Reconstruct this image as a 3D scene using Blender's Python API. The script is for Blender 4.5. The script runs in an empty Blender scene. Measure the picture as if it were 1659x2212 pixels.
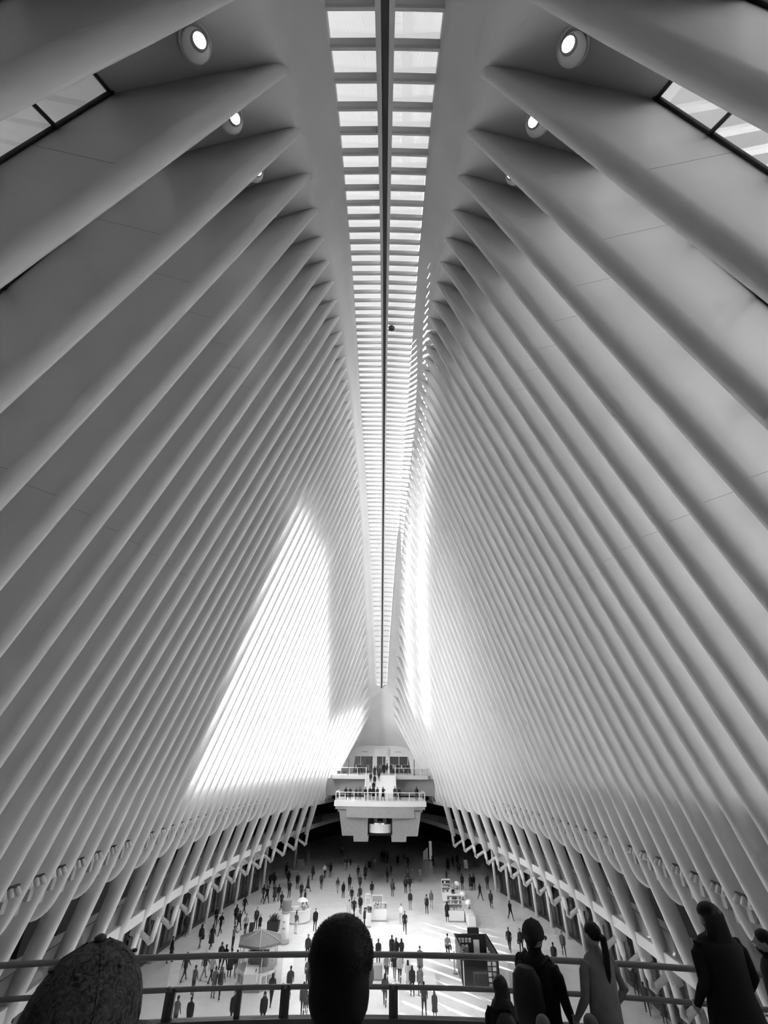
import bpy, bmesh, math, random
from mathutils import Vector, Matrix

# ------------------------------------------------------------------ camera, world, sun, exposure
scene = bpy.context.scene
C = scene.collection
EYE = 15.0                      # camera height above the hall floor
PITCH = math.atan((1645 - 1106) / 950.0)
cam_data = bpy.data.cameras.new('camera')
cam_data.sensor_fit = 'VERTICAL'
cam_data.sensor_height = 36.0
cam_data.lens = 950.0 * 36.0 / 2212.0
cam_data.clip_start = 0.05
cam_data.clip_end = 600
camera = bpy.data.objects.new('camera', cam_data)
camera.matrix_world = (Matrix.Translation((0.1, 0.0, EYE)) @ Matrix.Rotation(math.pi / 2 + PITCH, 4, 'X')
                       @ Matrix.Rotation(0.0105, 4, 'Z'))
C.objects.link(camera)
scene.camera = camera

SUN_TRAVEL = Vector((1.1, -1.3, -1.0)).normalized()
world = bpy.data.worlds.new('world')
scene.world = world
world.use_nodes = True
nt = world.node_tree
nt.nodes.clear()
w_out = nt.nodes.new('ShaderNodeOutputWorld')
w_bg = nt.nodes.new('ShaderNodeBackground')
w_tc = nt.nodes.new('ShaderNodeTexCoord')
w_dot = nt.nodes.new('ShaderNodeVectorMath'); w_dot.operation = 'DOT_PRODUCT'
w_dot.inputs[1].default_value = -SUN_TRAVEL
w_glow = nt.nodes.new('ShaderNodeMapRange')
w_glow.inputs['From Min'].default_value = 0.3; w_glow.inputs['From Max'].default_value = 1.0
w_glow.inputs['To Min'].default_value = 0.0; w_glow.inputs['To Max'].default_value = 1.0
w_noise = nt.nodes.new('ShaderNodeTexNoise')
w_noise.inputs['Scale'].default_value = 2.2; w_noise.inputs['Detail'].default_value = 4
w_cl = nt.nodes.new('ShaderNodeMapRange')
w_cl.inputs['From Min'].default_value = 0.35; w_cl.inputs['From Max'].default_value = 0.7
w_cl.inputs['To Min'].default_value = 0.62; w_cl.inputs['To Max'].default_value = 0.86
w_add = nt.nodes.new('ShaderNodeMath'); w_add.operation = 'ADD'
L = nt.links.new
L(w_tc.outputs['Generated'], w_dot.inputs[0]); L(w_dot.outputs['Value'], w_glow.inputs['Value'])
L(w_tc.outputs['Generated'], w_noise.inputs['Vector']); L(w_noise.outputs['Fac'], w_cl.inputs['Value'])
L(w_cl.outputs['Result'], w_add.inputs[0]); L(w_glow.outputs['Result'], w_add.inputs[1])
L(w_add.outputs['Value'], w_bg.inputs['Color']); L(w_bg.outputs['Background'], w_out.inputs['Surface'])
w_bg.inputs['Strength'].default_value = 0.82

sun_data = bpy.data.lights.new('sun', 'SUN')
sun_data.energy = 66.0
sun_data.angle = math.radians(0.6)
sun = bpy.data.objects.new('sun', sun_data)
sun.rotation_euler = SUN_TRAVEL.to_track_quat('-Z', 'Y').to_euler()
sun.location = (-40, 120, 120)
C.objects.link(sun)

scene.view_settings.view_transform = 'Standard'
scene.view_settings.look = 'None'
scene.view_settings.gamma = 1.0
scene.view_settings.use_curve_mapping = False
scene.view_settings.exposure = 0.08
scene.cycles.use_denoising = True
scene.cycles.use_adaptive_sampling = True
scene.cycles.adaptive_threshold = 0.15
scene.cycles.adaptive_min_samples = 16
scene.cycles.max_bounces = 8
scene.cycles.diffuse_bounces = 5
scene.cycles.glossy_bounces = 2
scene.cycles.transmission_bounces = 4
scene.cycles.transparent_max_bounces = 32
scene.cycles.caustics_reflective = False
scene.cycles.caustics_refractive = False

# ------------------------------------------------------------------ materials
def new_mat(name):
    m = bpy.data.materials.new(name)
    m.use_nodes = True
    return m, m.node_tree, m.node_tree.nodes['Principled BSDF']

def plain(name, g, rough=0.5, metal=0.0, noise=0.0, scale=4.0, bump=0.0, spec=0.5):
    m, t, p = new_mat(name)
    p.inputs['Roughness'].default_value = rough
    p.inputs['Metallic'].default_value = metal
    p.inputs['Specular IOR Level'].default_value = spec
    p.inputs['Base Color'].default_value = (g, g, g, 1)
    if noise or bump:
        n = t.nodes.new('ShaderNodeTexNoise')
        n.inputs['Scale'].default_value = scale; n.inputs['Detail'].default_value = 5
        tc = t.nodes.new('ShaderNodeTexCoord')
        t.links.new(tc.outputs['Object'], n.inputs['Vector'])
        if noise:
            r = t.nodes.new('ShaderNodeMapRange')
            r.inputs['From Min'].default_value = 0.3; r.inputs['From Max'].default_value = 0.7
            r.inputs['To Min'].default_value = g * (1 - noise); r.inputs['To Max'].default_value = g * (1 + noise)
            t.links.new(n.outputs['Fac'], r.inputs['Value'])
            t.links.new(r.outputs['Result'], p.inputs['Base Color'])
        if bump:
            b = t.nodes.new('ShaderNodeBump'); b.inputs['Strength'].default_value = bump
            b.inputs['Distance'].default_value = 0.02
            t.links.new(n.outputs['Fac'], b.inputs['Height']); t.links.new(b.outputs['Normal'], p.inputs['Normal'])
    return m

def glass_mat(name, tint=0.75, refl=0.08, rough=0.02):
    m = bpy.data.materials.new(name); m.use_nodes = True
    t = m.node_tree; t.nodes.clear()
    o = t.nodes.new('ShaderNodeOutputMaterial'); mx = t.nodes.new('ShaderNodeMixShader')
    tr = t.nodes.new('ShaderNodeBsdfTransparent'); gl = t.nodes.new('ShaderNodeBsdfGlossy')
    fr = t.nodes.new('ShaderNodeLayerWeight'); fr.inputs['Blend'].default_value = 0.25
    mr = t.nodes.new('ShaderNodeMapRange')
    mr.inputs['To Min'].default_value = refl; mr.inputs['To Max'].default_value = 0.35
    tr.inputs['Color'].default_value = (tint, tint, tint, 1)
    gl.inputs['Roughness'].default_value = rough
    t.links.new(fr.outputs['Facing'], mr.inputs['Value']); t.links.new(mr.outputs['Result'], mx.inputs['Fac'])
    t.links.new(tr.outputs['BSDF'], mx.inputs[1]); t.links.new(gl.outputs['BSDF'], mx.inputs[2])
    t.links.new(mx.outputs['Shader'], o.inputs['Surface'])
    return m

def emit(name, g, s):
    m = bpy.data.materials.new(name); m.use_nodes = True
    t = m.node_tree; t.nodes.clear()
    o = t.nodes.new('ShaderNodeOutputMaterial'); e = t.nodes.new('ShaderNodeEmission')
    e.inputs['Color'].default_value = (g, g, g, 1); e.inputs['Strength'].default_value = s
    t.links.new(e.outputs['Emission'], o.inputs['Surface'])
    return m

M = {}
M['white'] = plain('white_painted_steel', 0.70, 0.42, noise=0.03, scale=0.6)
M['ceiling'] = plain('white_ceiling_plaster', 0.60, 0.6, noise=0.04, scale=0.4)
M['rung'] = plain('skylight_beam_paint', 0.55, 0.4)
M['black'] = plain('black_rubber_seal', 0.012, 0.6)
M['frame'] = plain('dark_window_frame', 0.03, 0.5)
M['glass'] = glass_mat('roof_glass', 0.90, 0.04)
M['clear'] = glass_mat('balustrade_glass', 0.92, 0.04)
M['shopglass'] = glass_mat('shop_glass', 0.55, 0.12)
M['dark'] = plain('shade_dark_wall', 0.035, 0.6, noise=0.25, scale=1.5)  # dark tone stands in for the deep shade of the far hall
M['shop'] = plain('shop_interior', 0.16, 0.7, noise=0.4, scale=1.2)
M['steel'] = plain('brushed_steel', 0.16, 0.4, metal=0.6)
M['darksteel'] = plain('dark_bronze_post', 0.06, 0.45, metal=0.4)
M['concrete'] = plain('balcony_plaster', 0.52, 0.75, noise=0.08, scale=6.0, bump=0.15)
M['soffit'] = plain('shaded_balcony_plaster', 0.30, 0.75, noise=0.08, scale=6.0, bump=0.15)  # darker copy of the balcony plaster, underside shade put into the colour
M['facade'] = plain('tower_facade', 0.16, 0.4, noise=0.3, scale=0.08)
M['bounce_face'] = plain('bounce_building_face', 0.15, 0.8, noise=0.15, scale=0.1)
M['lampwhite'] = emit('lamp_glow', 1.0, 14.0)
M['kwhite'] = plain('kiosk_white_laminate', 0.78, 0.35)
M['kgrey'] = plain('kiosk_grey_laminate', 0.35, 0.5)
M['kdark'] = plain('kiosk_dark_wood', 0.03, 0.5)
M['plant'] = plain('dark_foliage', 0.05, 0.7, noise=0.5, scale=8)
M['straw'] = plain('dry_grass', 0.35, 0.8)

def floor_material():
    m, t, p = new_mat('white_marble_floor')
    tc = t.nodes.new('ShaderNodeTexCoord')
    br = t.nodes.new('ShaderNodeTexBrick')
    br.inputs['Scale'].default_value = 1.0
    br.inputs['Brick Width'].default_value = 1.2; br.inputs['Row Height'].default_value = 0.6
    br.inputs['Mortar Size'].default_value = 0.006
    br.inputs['Color1'].default_value = (0.84, 0.84, 0.84, 1); br.inputs['Color2'].default_value = (0.90, 0.90, 0.90, 1)
    br.inputs['Mortar'].default_value = (0.72, 0.72, 0.72, 1)
    n = t.nodes.new('ShaderNodeTexNoise'); n.inputs['Scale'].default_value = 1.3; n.inputs['Detail'].default_value = 8
    n.inputs['Roughness'].default_value = 0.7
    mr = t.nodes.new('ShaderNodeMapRange'); mr.inputs['From Min'].default_value = .3; mr.inputs['From Max'].default_value = .7
    mr.inputs['To Min'].default_value = .88; mr.inputs['To Max'].default_value = 1.03
    mx = t.nodes.new('ShaderNodeMix'); mx.data_type = 'RGBA'; mx.blend_type = 'MULTIPLY'; mx.inputs[0].default_value = 1.0
    t.links.new(tc.outputs['Object'], br.inputs['Vector']); t.links.new(tc.outputs['Object'], n.inputs['Vector'])
    t.links.new(n.outputs['Fac'], mr.inputs['Value'])
    t.links.new(br.outputs['Color'], mx.inputs[6]); t.links.new(mr.outputs['Result'], mx.inputs[7])
    t.links.new(mx.outputs[2], p.inputs['Base Color'])
    p.inputs['Roughness'].default_value = 0.28
    return m
M['floor'] = floor_material()

# ------------------------------------------------------------------ helpers
def tag(o, label=None, cat=None, group=None, kind=None):
    if label: o['label'] = label
    if cat: o['category'] = cat
    if group: o['group'] = group
    if kind: o['kind'] = kind
    return o

def empty(name, loc=(0, 0, 0), rz=0.0, parent=None):
    o = bpy.data.objects.new(name, None)
    o.empty_display_size = 0.3
    C.objects.link(o)
    o.location = loc; o.rotation_euler = (0, 0, rz)
    if parent: o.parent = parent
    return o

def link(name, me, mat=None, parent=None, loc=None):
    o = bpy.data.objects.new(name, me)
    if mat is not None and not me.materials: me.materials.append(mat)
    C.objects.link(o)
    if parent: o.parent = parent
    if loc is not None: o.location = loc
    return o

class MB:
    """collects simple shapes into one mesh"""
    def __init__(self): self.v = []; self.f = []; self.sm = []
    def add(self, vs, fs, smooth=False):
        k = len(self.v); self.v += [tuple(p) for p in vs]
        for f in fs: self.f.append(tuple(i + k for i in f)); self.sm.append(smooth)
        return self
    def box(self, x0, x1, y0, y1, z0, z1):
        vs = [(x, y, z) for z in (z0, z1) for y in (y0, y1) for x in (x0, x1)]
        return self.add(vs, [(0, 2, 3, 1), (4, 5, 7, 6), (0, 1, 5, 4), (2, 6, 7, 3), (0, 4, 6, 2), (1, 3, 7, 5)])
    def hexa(self, b, t):                       # 4 bottom points, 4 top points (same order)
        vs = list(b) + list(t)
        return self.add(vs, [(3, 2, 1, 0), (4, 5, 6, 7), (0, 1, 5, 4), (1, 2, 6, 5), (2, 3, 7, 6), (3, 0, 4, 7)])
    def loft(self, rings, caps=True, closed=True, smooth=True):
        n = len(rings[0]); vs = [p for r in rings for p in r]; fs = []
        for a in range(len(rings) - 1):
            for j in range(n if closed else n - 1):
                j2 = (j + 1) % n
                fs.append((a * n + j, a * n + j2, (a + 1) * n + j2, (a + 1) * n + j))
        self.add(vs, fs, smooth)
        if caps and closed:
            k = len(self.v) - len(vs)
            self.f.append(tuple(k + j for j in reversed(range(n)))); self.sm.append(False)
            self.f.append(tuple(k + (len(rings) - 1) * n + j for j in range(n))); self.sm.append(False)
        return self
    def tube(self, pts, r, n=8, caps=True, flat=None):
        pts = [Vector(p) for p in pts]; rings = []
        rr = r if isinstance(r, (list, tuple)) else [r] * len(pts)
        for i, p in enumerate(pts):
            a = pts[max(0, i - 1)]; b = pts[min(len(pts) - 1, i + 1)]
            d = (b - a).normalized()
            u = Vector((0, 0, 1)) if abs(d.z) < 0.95 else Vector((0, 1, 0))
            s = d.cross(u).normalized(); u = s.cross(d).normalized()
            if 0 < i < len(pts) - 1:
                c = (pts[i] - pts[i - 1]).normalized().dot((pts[i + 1] - pts[i]).normalized())
                k = min(1.6, 1 / max(0.3, math.sqrt((1 + c) / 2)))
            else: k = 1
            rings.append([p + (s * math.cos(t) + u * math.sin(t) * k) * rr[i] for t in [2 * math.pi * j / n for j in range(n)]])
        return self.loft(rings, caps)
    def lathe(self, prof, c=(0, 0, 0), n=20, caps=True):
        rings = [[(c[0] + r * math.cos(2 * math.pi * j / n), c[1] + r * math.sin(2 * math.pi * j / n), c[2] + z) for j in range(n)] for r, z in prof]
        return self.loft(rings, caps)
    def prism(self, poly, z0, z1):
        n = len(poly)
        vs = [(x, y, z0) for x, y in poly] + [(x, y, z1) for x, y in poly]
        fs = [tuple(reversed(range(n))), tuple(range(n, 2 * n))] + [(i, (i + 1) % n, n + (i + 1) % n, n + i) for i in range(n)]
        return self.add(vs, fs)
    def mesh(self, name):
        me = bpy.data.meshes.new(name)
        me.from_pydata(self.v, [], self.f)
        me.polygons.foreach_set('use_smooth', self.sm)
        me.update()
        return me
    def build(self, name, mat, parent=None, loc=None):
        return link(name, self.mesh(name), mat, parent, loc)

def smooth_interp(xs, ys):
    """monotone-ish cubic (Catmull-Rom) interpolation"""
    def g(x):
        if x <= xs[0]: return ys[0] + (x - xs[0]) * (ys[1] - ys[0]) / (xs[1] - xs[0])
        if x >= xs[-1]: return ys[-1] + (x - xs[-1]) * (ys[-1] - ys[-2]) / (xs[-1] - xs[-2])
        for k in range(len(xs) - 1):
            if x <= xs[k + 1]: break
        def sl(j):
            a, b = max(0, j - 1), min(len(xs) - 1, j + 1)
            return (ys[b] - ys[a]) / (xs[b] - xs[a])
        h = xs[k + 1] - xs[k]; t = (x - xs[k]) / h
        m0, m1 = sl(k) * h, sl(k + 1) * h
        return ((2 * t**3 - 3 * t**2 + 1) * ys[k] + (t**3 - 2 * t**2 + t) * m0 + (-2 * t**3 + 3 * t**2) * ys[k + 1] + (t**3 - t**2) * m1)
    return g

# ------------------------------------------------------------------ shape of the hall (x across, y along, heights relative to the floor)
STEP = 1.75
YC = 44.5
def rib_y(i): return 4.0 + STEP * i
tip_z = smooth_interp([-7, -3, 0.5, 2.25, 4, 7.5, 11, 14.5, 18, 25, 32, 39, 44.25, 51, 58, 65, 72, 77.5, 82.75, 86.25, 89.75, 91.5, 93.25, 95, 97.2],
    [z + EYE for z in [5.2, 8.2, 11.2, 13.0, 14.67, 17.65, 20.25, 22.45, 24.25, 27.3, 29.35, 30.55, 30.8, 30.3, 28.9, 26.5, 22.9, 19.2, 14.9, 11.9, 9.0, 7.5, 5.9, 4.4, 2.6]])
tip_x = smooth_interp([-7, 4, 11, 18, 25, 37, 45, 60, 75, 86, 91.5, 97.2], [1.9, 2.35, 2.68, 2.8, 3.0, 3.1, 3.15, 3.05, 2.75, 2.35, 2.23, 4.6])
sky_x = smooth_interp([-7, 3.2, 5.8, 9, 14.1, 18.3, 23.9, 31, 37, 44, 52.8, 61.6, 73.6, 80.5, 87.1], [0.95, 1.42, 1.5, 1.65, 1.84, 1.98, 2.14, 2.32, 2.40, 2.36, 2.25, 2.05, 1.62, 1.25, 0.95])
mark_x = smooth_interp([-5, 0, 4, 5.75, 9.25, 12.75, 18, 25, 30.25, 36, 44.5, 53, 58, 64, 70.5, 74, 77.5, 81, 86, 91.5, 97],
    [5.9, 7.6, 8.75, 9.2, 10.07, 10.88, 11.85, 12.88, 13.37, 13.65, 13.75, 13.4, 12.95, 12.2, 11.15, 10.5, 9.75, 9.05, 8.2, 7.3, 6.4])
MARK_Z = EYE - 1.6
knee_x = smooth_interp([-6, 5, 12, 18, 25.3, 31, 37, 44.5, 47.75, 51.25, 54.75, 58.25, 61.75, 65.25, 68.75, 72.25, 75.75, 79.25, 82.75, 88, 92],
    [10.0, 12.6, 14.0, 14.9, 15.85, 16.3, 16.65, 16.9, 16.88, 16.78, 16.6, 16.32, 15.92, 15.42, 14.8, 14.08, 13.22, 12.3, 11.25, 9.7, 8.6])
_kz = smooth_interp([0, 20, 47.75, 55, 65, 72, 79, 83, 92], [-11.8, -11.8, -11.8, -11.62, -11.55, -11.42, -11.15, -11.05, -10.9])
def knee_z(y): return EYE + _kz(y)
ring_x = smooth_interp([-5.9, -3, 0, 10, 20, 27, 34, 42, 47, 55, 63, 70, 77, 83, 89, 96, 101, 105, 108, 109],
    [0.3, 7.0, 10.4, 13.1, 14.8, 15.6, 16.05, 16.35, 16.4, 16.15, 15.45, 14.6, 13.5, 12.35, 11.1, 9.2, 7.2, 5.0, 2.2, 0.3])
def shop_x(y): return knee_x(y) + 2.9
RING_Z = EYE - 9.45
TONGUE_Z = EYE - 6.2
DECK_Z = EYE - 2.0
LAND_Z = EYE - 5.0

def low_x(y, z):
    """inner edge of a rib below the glazing: a straight run from the mark to the knee"""
    return mark_x(y) + (knee_x(y) - mark_x(y)) * (MARK_Z - z) / (MARK_Z - knee_z(y))

def rib_frame(y):
    """tip, mark, unit direction down the rib, unit outward normal, length tip-mark"""
    t = Vector((tip_x(y), tip_z(y))); m = Vector((mark_x(y), MARK_Z))
    d = m - t; Ln = d.length; d = d / Ln
    n = Vector((-d.y, d.x))          # outward / upward
    if n.x < 0: n = -n
    return t, m, d, n, Ln

def depth_at(l, Ln):
    top = min(3.27, Ln * 0.45)
    full = 2.52 * min(1.0, Ln / 9.0)
    if l < top: return max(0.05, full * (l / top) ** 0.85)
    return full + (1.55 - full) * (l - top) / (Ln - top)

def top_len(Ln): return min(3.27, Ln * 0.45)

def rib_stations(y):
    """list of (inner point, outer point, thickness) down to the mark"""
    t, m, d, n, Ln = rib_frame(y)
    out = []
    tl = top_len(Ln)
    for l in [0, 0.06 * tl, 0.18 * tl, 0.4 * tl, 0.7 * tl, tl] + [tl + (Ln - tl) * k / 5 for k in range(1, 6)]:
        th = 0.30 + 0.14 * min(1, l / 4.0)
        p = t + d * l
        out.append((p, p + n * depth_at(l, Ln), th))
    return out
# ------------------------------------------------------------------ floor and ground level
def ellipse(a, b, n, yc=YC): return [(b * math.cos(2 * math.pi * k / n), yc + a * math.sin(2 * math.pi * k / n)) for k in range(n)]

def ring_slab(name, inner, outer, z0, z1, mat, kind='structure', parent=None):
    n = len(inner); mb = MB()
    vs = [(x, y, z1) for x, y in inner] + [(x, y, z1) for x, y in outer] + [(x, y, z0) for x, y in inner] + [(x, y, z0) for x, y in outer]
    fs = []
    for k in range(n):
        j = (k + 1) % n
        fs += [(k, j, n + j, n + k), (2 * n + k, 3 * n + k, 3 * n + j, 2 * n + j), (k, 2 * n + k, 2 * n + j, j), (n + k, n + j, 3 * n + j, 3 * n + k)]
    mb.add(vs, fs)
    o = mb.build(name, mat, parent)
    if kind and not parent: o['kind'] = kind
    return o

fl = MB().prism(ellipse(92, 27, 72), -0.3, 0.0).build('floor', M['floor']); fl['kind'] = 'structure'

po, pi_ = ellipse(90, 25.6, 96), ellipse(89, 25, 96)
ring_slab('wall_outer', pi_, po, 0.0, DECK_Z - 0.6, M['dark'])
ry = [-5.9, -5, -4, -3, -2, -1] + [2.0 * k for k in range(0, 49)] + [97, 98, 99, 100, 101, 102, 103, 104, 105, 106, 107, 108, 108.6, 109]
inner = [(ring_x(y), y) for y in ry] + [(-ring_x(y), y) for y in reversed(ry)]
outer = [(x * (1 + 4.2 / max(6, abs(x))) + 0.0, y + (y - YC) * 0.07) for x, y in inner]
ring_slab('trim_1', inner, outer, RING_Z - 0.30, RING_Z + 0.30, M['white'])
for s_, nm in ((-1, 'trim_2'), (1, 'trim_4')):
    cy = [-3 + 2.0 * k for k in range(48)]
    mb = MB(); mb.loft([[(s_ * (knee_x(y) - 0.9), y, TONGUE_Z + 0.1), (s_ * 25.4, y, TONGUE_Z + 0.1), (s_ * 25.4, y, TONGUE_Z + 0.5), (s_ * (knee_x(y) - 0.9), y, TONGUE_Z + 0.5)] for y in cy], True, True, False)
    o = mb.build(nm, M['white']); o['kind'] = 'structure'

def side_strip(name, fx, y0, y1, n, z0, z1, th, mat, s, parent):
    mb = MB(); ys = [y0 + (y1 - y0) * k / n for k in range(n + 1)]
    rings = [[(s * fx(y), y, z0), (s * (fx(y) + th), y, z0), (s * (fx(y) + th), y, z1), (s * fx(y), y, z1)] for y in ys]
    mb.loft(rings, True, True, False)
    return mb.build(name, mat, parent)

def normal_panel(mb, p0, p1, z0, z1, th):
    a, b = Vector((p0[0], p0[1], 0)), Vector((p1[0], p1[1], 0)); d = (b - a).normalized(); n = Vector((-d.y, d.x, 0)) * th
    mb.hexa([(a.x, a.y, z0), (b.x, b.y, z0), (b.x + n.x, b.y + n.y, z0), (a.x + n.x, a.y + n.y, z0)],
            [(a.x, a.y, z1), (b.x, b.y, z1), (b.x + n.x, b.y + n.y, z1), (a.x + n.x, a.y + n.y, z1)])

for s, side in ((-1, 'left'), (1, 'right')):
    gw = empty('wall_ground_' + side); gw['kind'] = 'structure'
    ys = [rib_y(i) for i in range(1, 43, 2)]
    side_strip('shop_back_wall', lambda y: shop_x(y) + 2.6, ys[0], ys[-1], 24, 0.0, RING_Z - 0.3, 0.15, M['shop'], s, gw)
    side_strip('plinth', lambda y: shop_x(y) - 0.06, ys[0], ys[-1], 24, 0.0, 0.30, 0.16, M['frame'], s, gw)
    side_strip('fascia', lambda y: shop_x(y) - 0.10, ys[0], ys[-1], 24, 3.4, RING_Z - 0.3, 0.25, M['white'], s, gw)
    for k in range(len(ys) - 1):
        a, b = ys[k], ys[k + 1]
        mb = MB(); normal_panel(mb, (s * shop_x(a), a), (s * shop_x(b), b), 0.3, 3.4, 0.03 * s)
        mb.build('shop_pane', M['shopglass'], gw)
        mb = MB()
        for q in (0.0, 0.34, 0.67):
            y = a + (b - a) * q; mb.box(s * shop_x(y) - 0.05, s * shop_x(y) + 0.05, y - 0.04, y + 0.04, 0.3, 3.4)
        mb.build('shop_mullion', M['frame'], gw)
        if k % 2 == 0:
            y = (a + b) / 2; x = s * (shop_x(y) + 0.9)
            MB().box(x - 0.35, x + 0.35, y - 0.9, y + 0.9, 0.0, 1.0 + 0.5 * (k % 3)).build('shop_display', M['kgrey'], gw)
    mz = empty('wall_mezzanine_' + side); mz['kind'] = 'structure'
    ys = [rib_y(i) for i in range(-3, 52, 2)]
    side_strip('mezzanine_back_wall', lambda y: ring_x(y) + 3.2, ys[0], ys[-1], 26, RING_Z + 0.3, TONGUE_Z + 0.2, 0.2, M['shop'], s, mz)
    for k in range(len(ys) - 1):
        a, b = ys[k], ys[k + 1]
        mb = MB(); normal_panel(mb, (s * (ring_x(a) + 0.15), a), (s * (ring_x(b) + 0.15), b), RING_Z + 0.32, RING_Z + 1.3, 0.02 * s)
        mb.build('glass_pane', M['clear'], mz)
        MB().tube([(s * (ring_x(y) + 0.15), y, RING_Z + 1.36) for y in (a, (a + b) / 2, b)], 0.035, 6).build('handrail', M['steel'], mz)
        mb = MB(); y = (a + b) / 2 + 0.4; x = ring_x(y) + 3.0
        mb.box(s * x - 0.15, s * x + 0.15, y - 0.9, y + 0.9, RING_Z + 0.32, RING_Z + 2.9)
        mb.build('shop_door', M['frame'], mz)

# ------------------------------------------------------------------ the two ribbed walls
R_FIRST, R_LAST = -4, 50
def P3(v2, y, s): return (s * v2.x, y, v2.y)

def rib_profile(p, q, th, y, s, seg=6):
    """closed section between inner point p (rounded) and outer point q"""
    d = q - p; Ld = max(d.length, 1e-4); d = d / Ld; r = min(th / 2, Ld * 0.9)
    pts = [P3(q, y + th / 2, s)]
    sup = p + d * min(Ld * 0.95, r + 0.05)
    pts.append(P3(sup, y + th / 2, s))
    for k in range(seg + 1):
        a = math.pi / 2 - math.pi * k / seg
        c = p + d * r * (1 - math.cos(a))
        pts.append(P3(c, y + th / 2 * math.sin(a), s))
    pts.append(P3(sup, y - th / 2, s))
    pts.append(P3(q, y - th / 2, s))
    return pts if s > 0 else list(reversed(pts))

def lower_stations(y, cont):
    t, m, d, n, Ln = rib_frame(y)
    k = Vector((knee_x(y), knee_z(y))); d2 = (k - m).normalized(); n2 = Vector((-d2.y, d2.x))
    if n2.x < 0: n2 = -n2
    out = []
    def ip(z): return Vector((low_x(y, z), z))
    def nr(z):
        d = (ip(z - 0.2) - ip(z + 0.2)).normalized(); n = Vector((-d.y, d.x)); return n if n.x > 0 else -n
    if cont:
        zend = k.y + 1.15
        for j in range(1, 9):
            z = MARK_Z + (zend - MARK_Z) * j / 8; f = j / 8
            dp = 1.55 + (0.85 - 1.55) * min(1.0, (MARK_Z - z) / (MARK_Z - TONGUE_Z)) - 0.22 * max(0.0, (TONGUE_Z - z) / (TONGUE_Z - zend))
            out.append((ip(z), ip(z) + nr(z) * dp, 0.44 - 0.04 * f))
    else:
        zend = TONGUE_Z - 0.1; z1 = zend + 1.15
        for j in range(1, 4):
            z = MARK_Z + (z1 - MARK_Z) * j / 3; out.append((ip(z), ip(z) + nr(z) * 1.5, 0.44))
        for j in range(1, 7):
            a = math.pi / 2 * j / 6
            z = z1 + (zend - z1) * math.sin(a)
            q = ip(z) + nr(z) * 1.5
            out.append((q - nr(z) * (0.25 + 1.25 * (0.35 + 0.65 * math.cos(a)) if j < 6 else 0.62), q, 0.44))
    return out, d2, n2

def build_rib(i, s, wall):
    y = rib_y(i)
    st = rib_stations(y)
    cont = (i % 2 != 0)
    cont = cont and y < 84
    if y < 90.5 and y > 0.5:
        lo, d2, n2 = lower_stations(y, cont); st = st + lo
    mb = MB().loft([rib_profile(p, q, th, y, s) for p, q, th in st], True, True, True)
    # keep the two flat faces flat
    n = len(st[0:1] and rib_profile(*st[0], y, s))
    o = mb.build('rib', M['white'], wall)
    if 0 <= i <= 16:
        t, m, d, n_, Ln = rib_frame(y)
        for f in (0.34, 0.66):
            a = t + d * Ln * f + n_ * 0.24; b = t + d * Ln * f + n_ * (depth_at(Ln * f, Ln) - 0.1); th = 0.222
            MB().hexa([P3(a, y - th, s), P3(b, y - th, s), P3(b, y - th + 0.02, s), P3(a, y - th + 0.02, s)],
                      [P3(a + d * 0.012, y - th, s), P3(b + d * 0.012, y - th, s), P3(b + d * 0.012, y - th + 0.02, s), P3(a + d * 0.012, y - th + 0.02, s)]).build('panel_joint', M['kgrey'], o)
    if y > 0.5 and cont:
        p, q, th = st[-1]
        k = Vector((knee_x(y), knee_z(y)))
        px = knee_x(y) + 2.3
        pz = k.y + 1.25
        # inner leg, rounded knee, strut back to the post
        a = p + (q - p) * 0.17
        e = Vector((px, pz))
        leg = [a + Vector((0.02, 0.3)), a + (k - a) * 0.5, a + (k - a) * 0.90, k + Vector((0.10, 0.02)), k + (e - k) * 0.14, k + (e - k) * 0.6, e]
        MB().tube([P3(v, y, s) for v in leg], [0.21, 0.20, 0.20, 0.20, 0.19, 0.19, 0.19], 8).build('knee_strut', M['white'], o)
        if y < 77:
            MB().tube([(s * (px + 0.05), y, 0.0), (s * px, y, 2.0), (s * (px - 0.05), y, RING_Z - 0.25)], [0.17, 0.18, 0.20], 8).build('post', M['white'], o)
    return o

def gl_pt(y, l, off=0.10):
    t, m, d, n, Ln = rib_frame(y)
    return t + d * l + n * (depth_at(l, Ln) - off)

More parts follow.
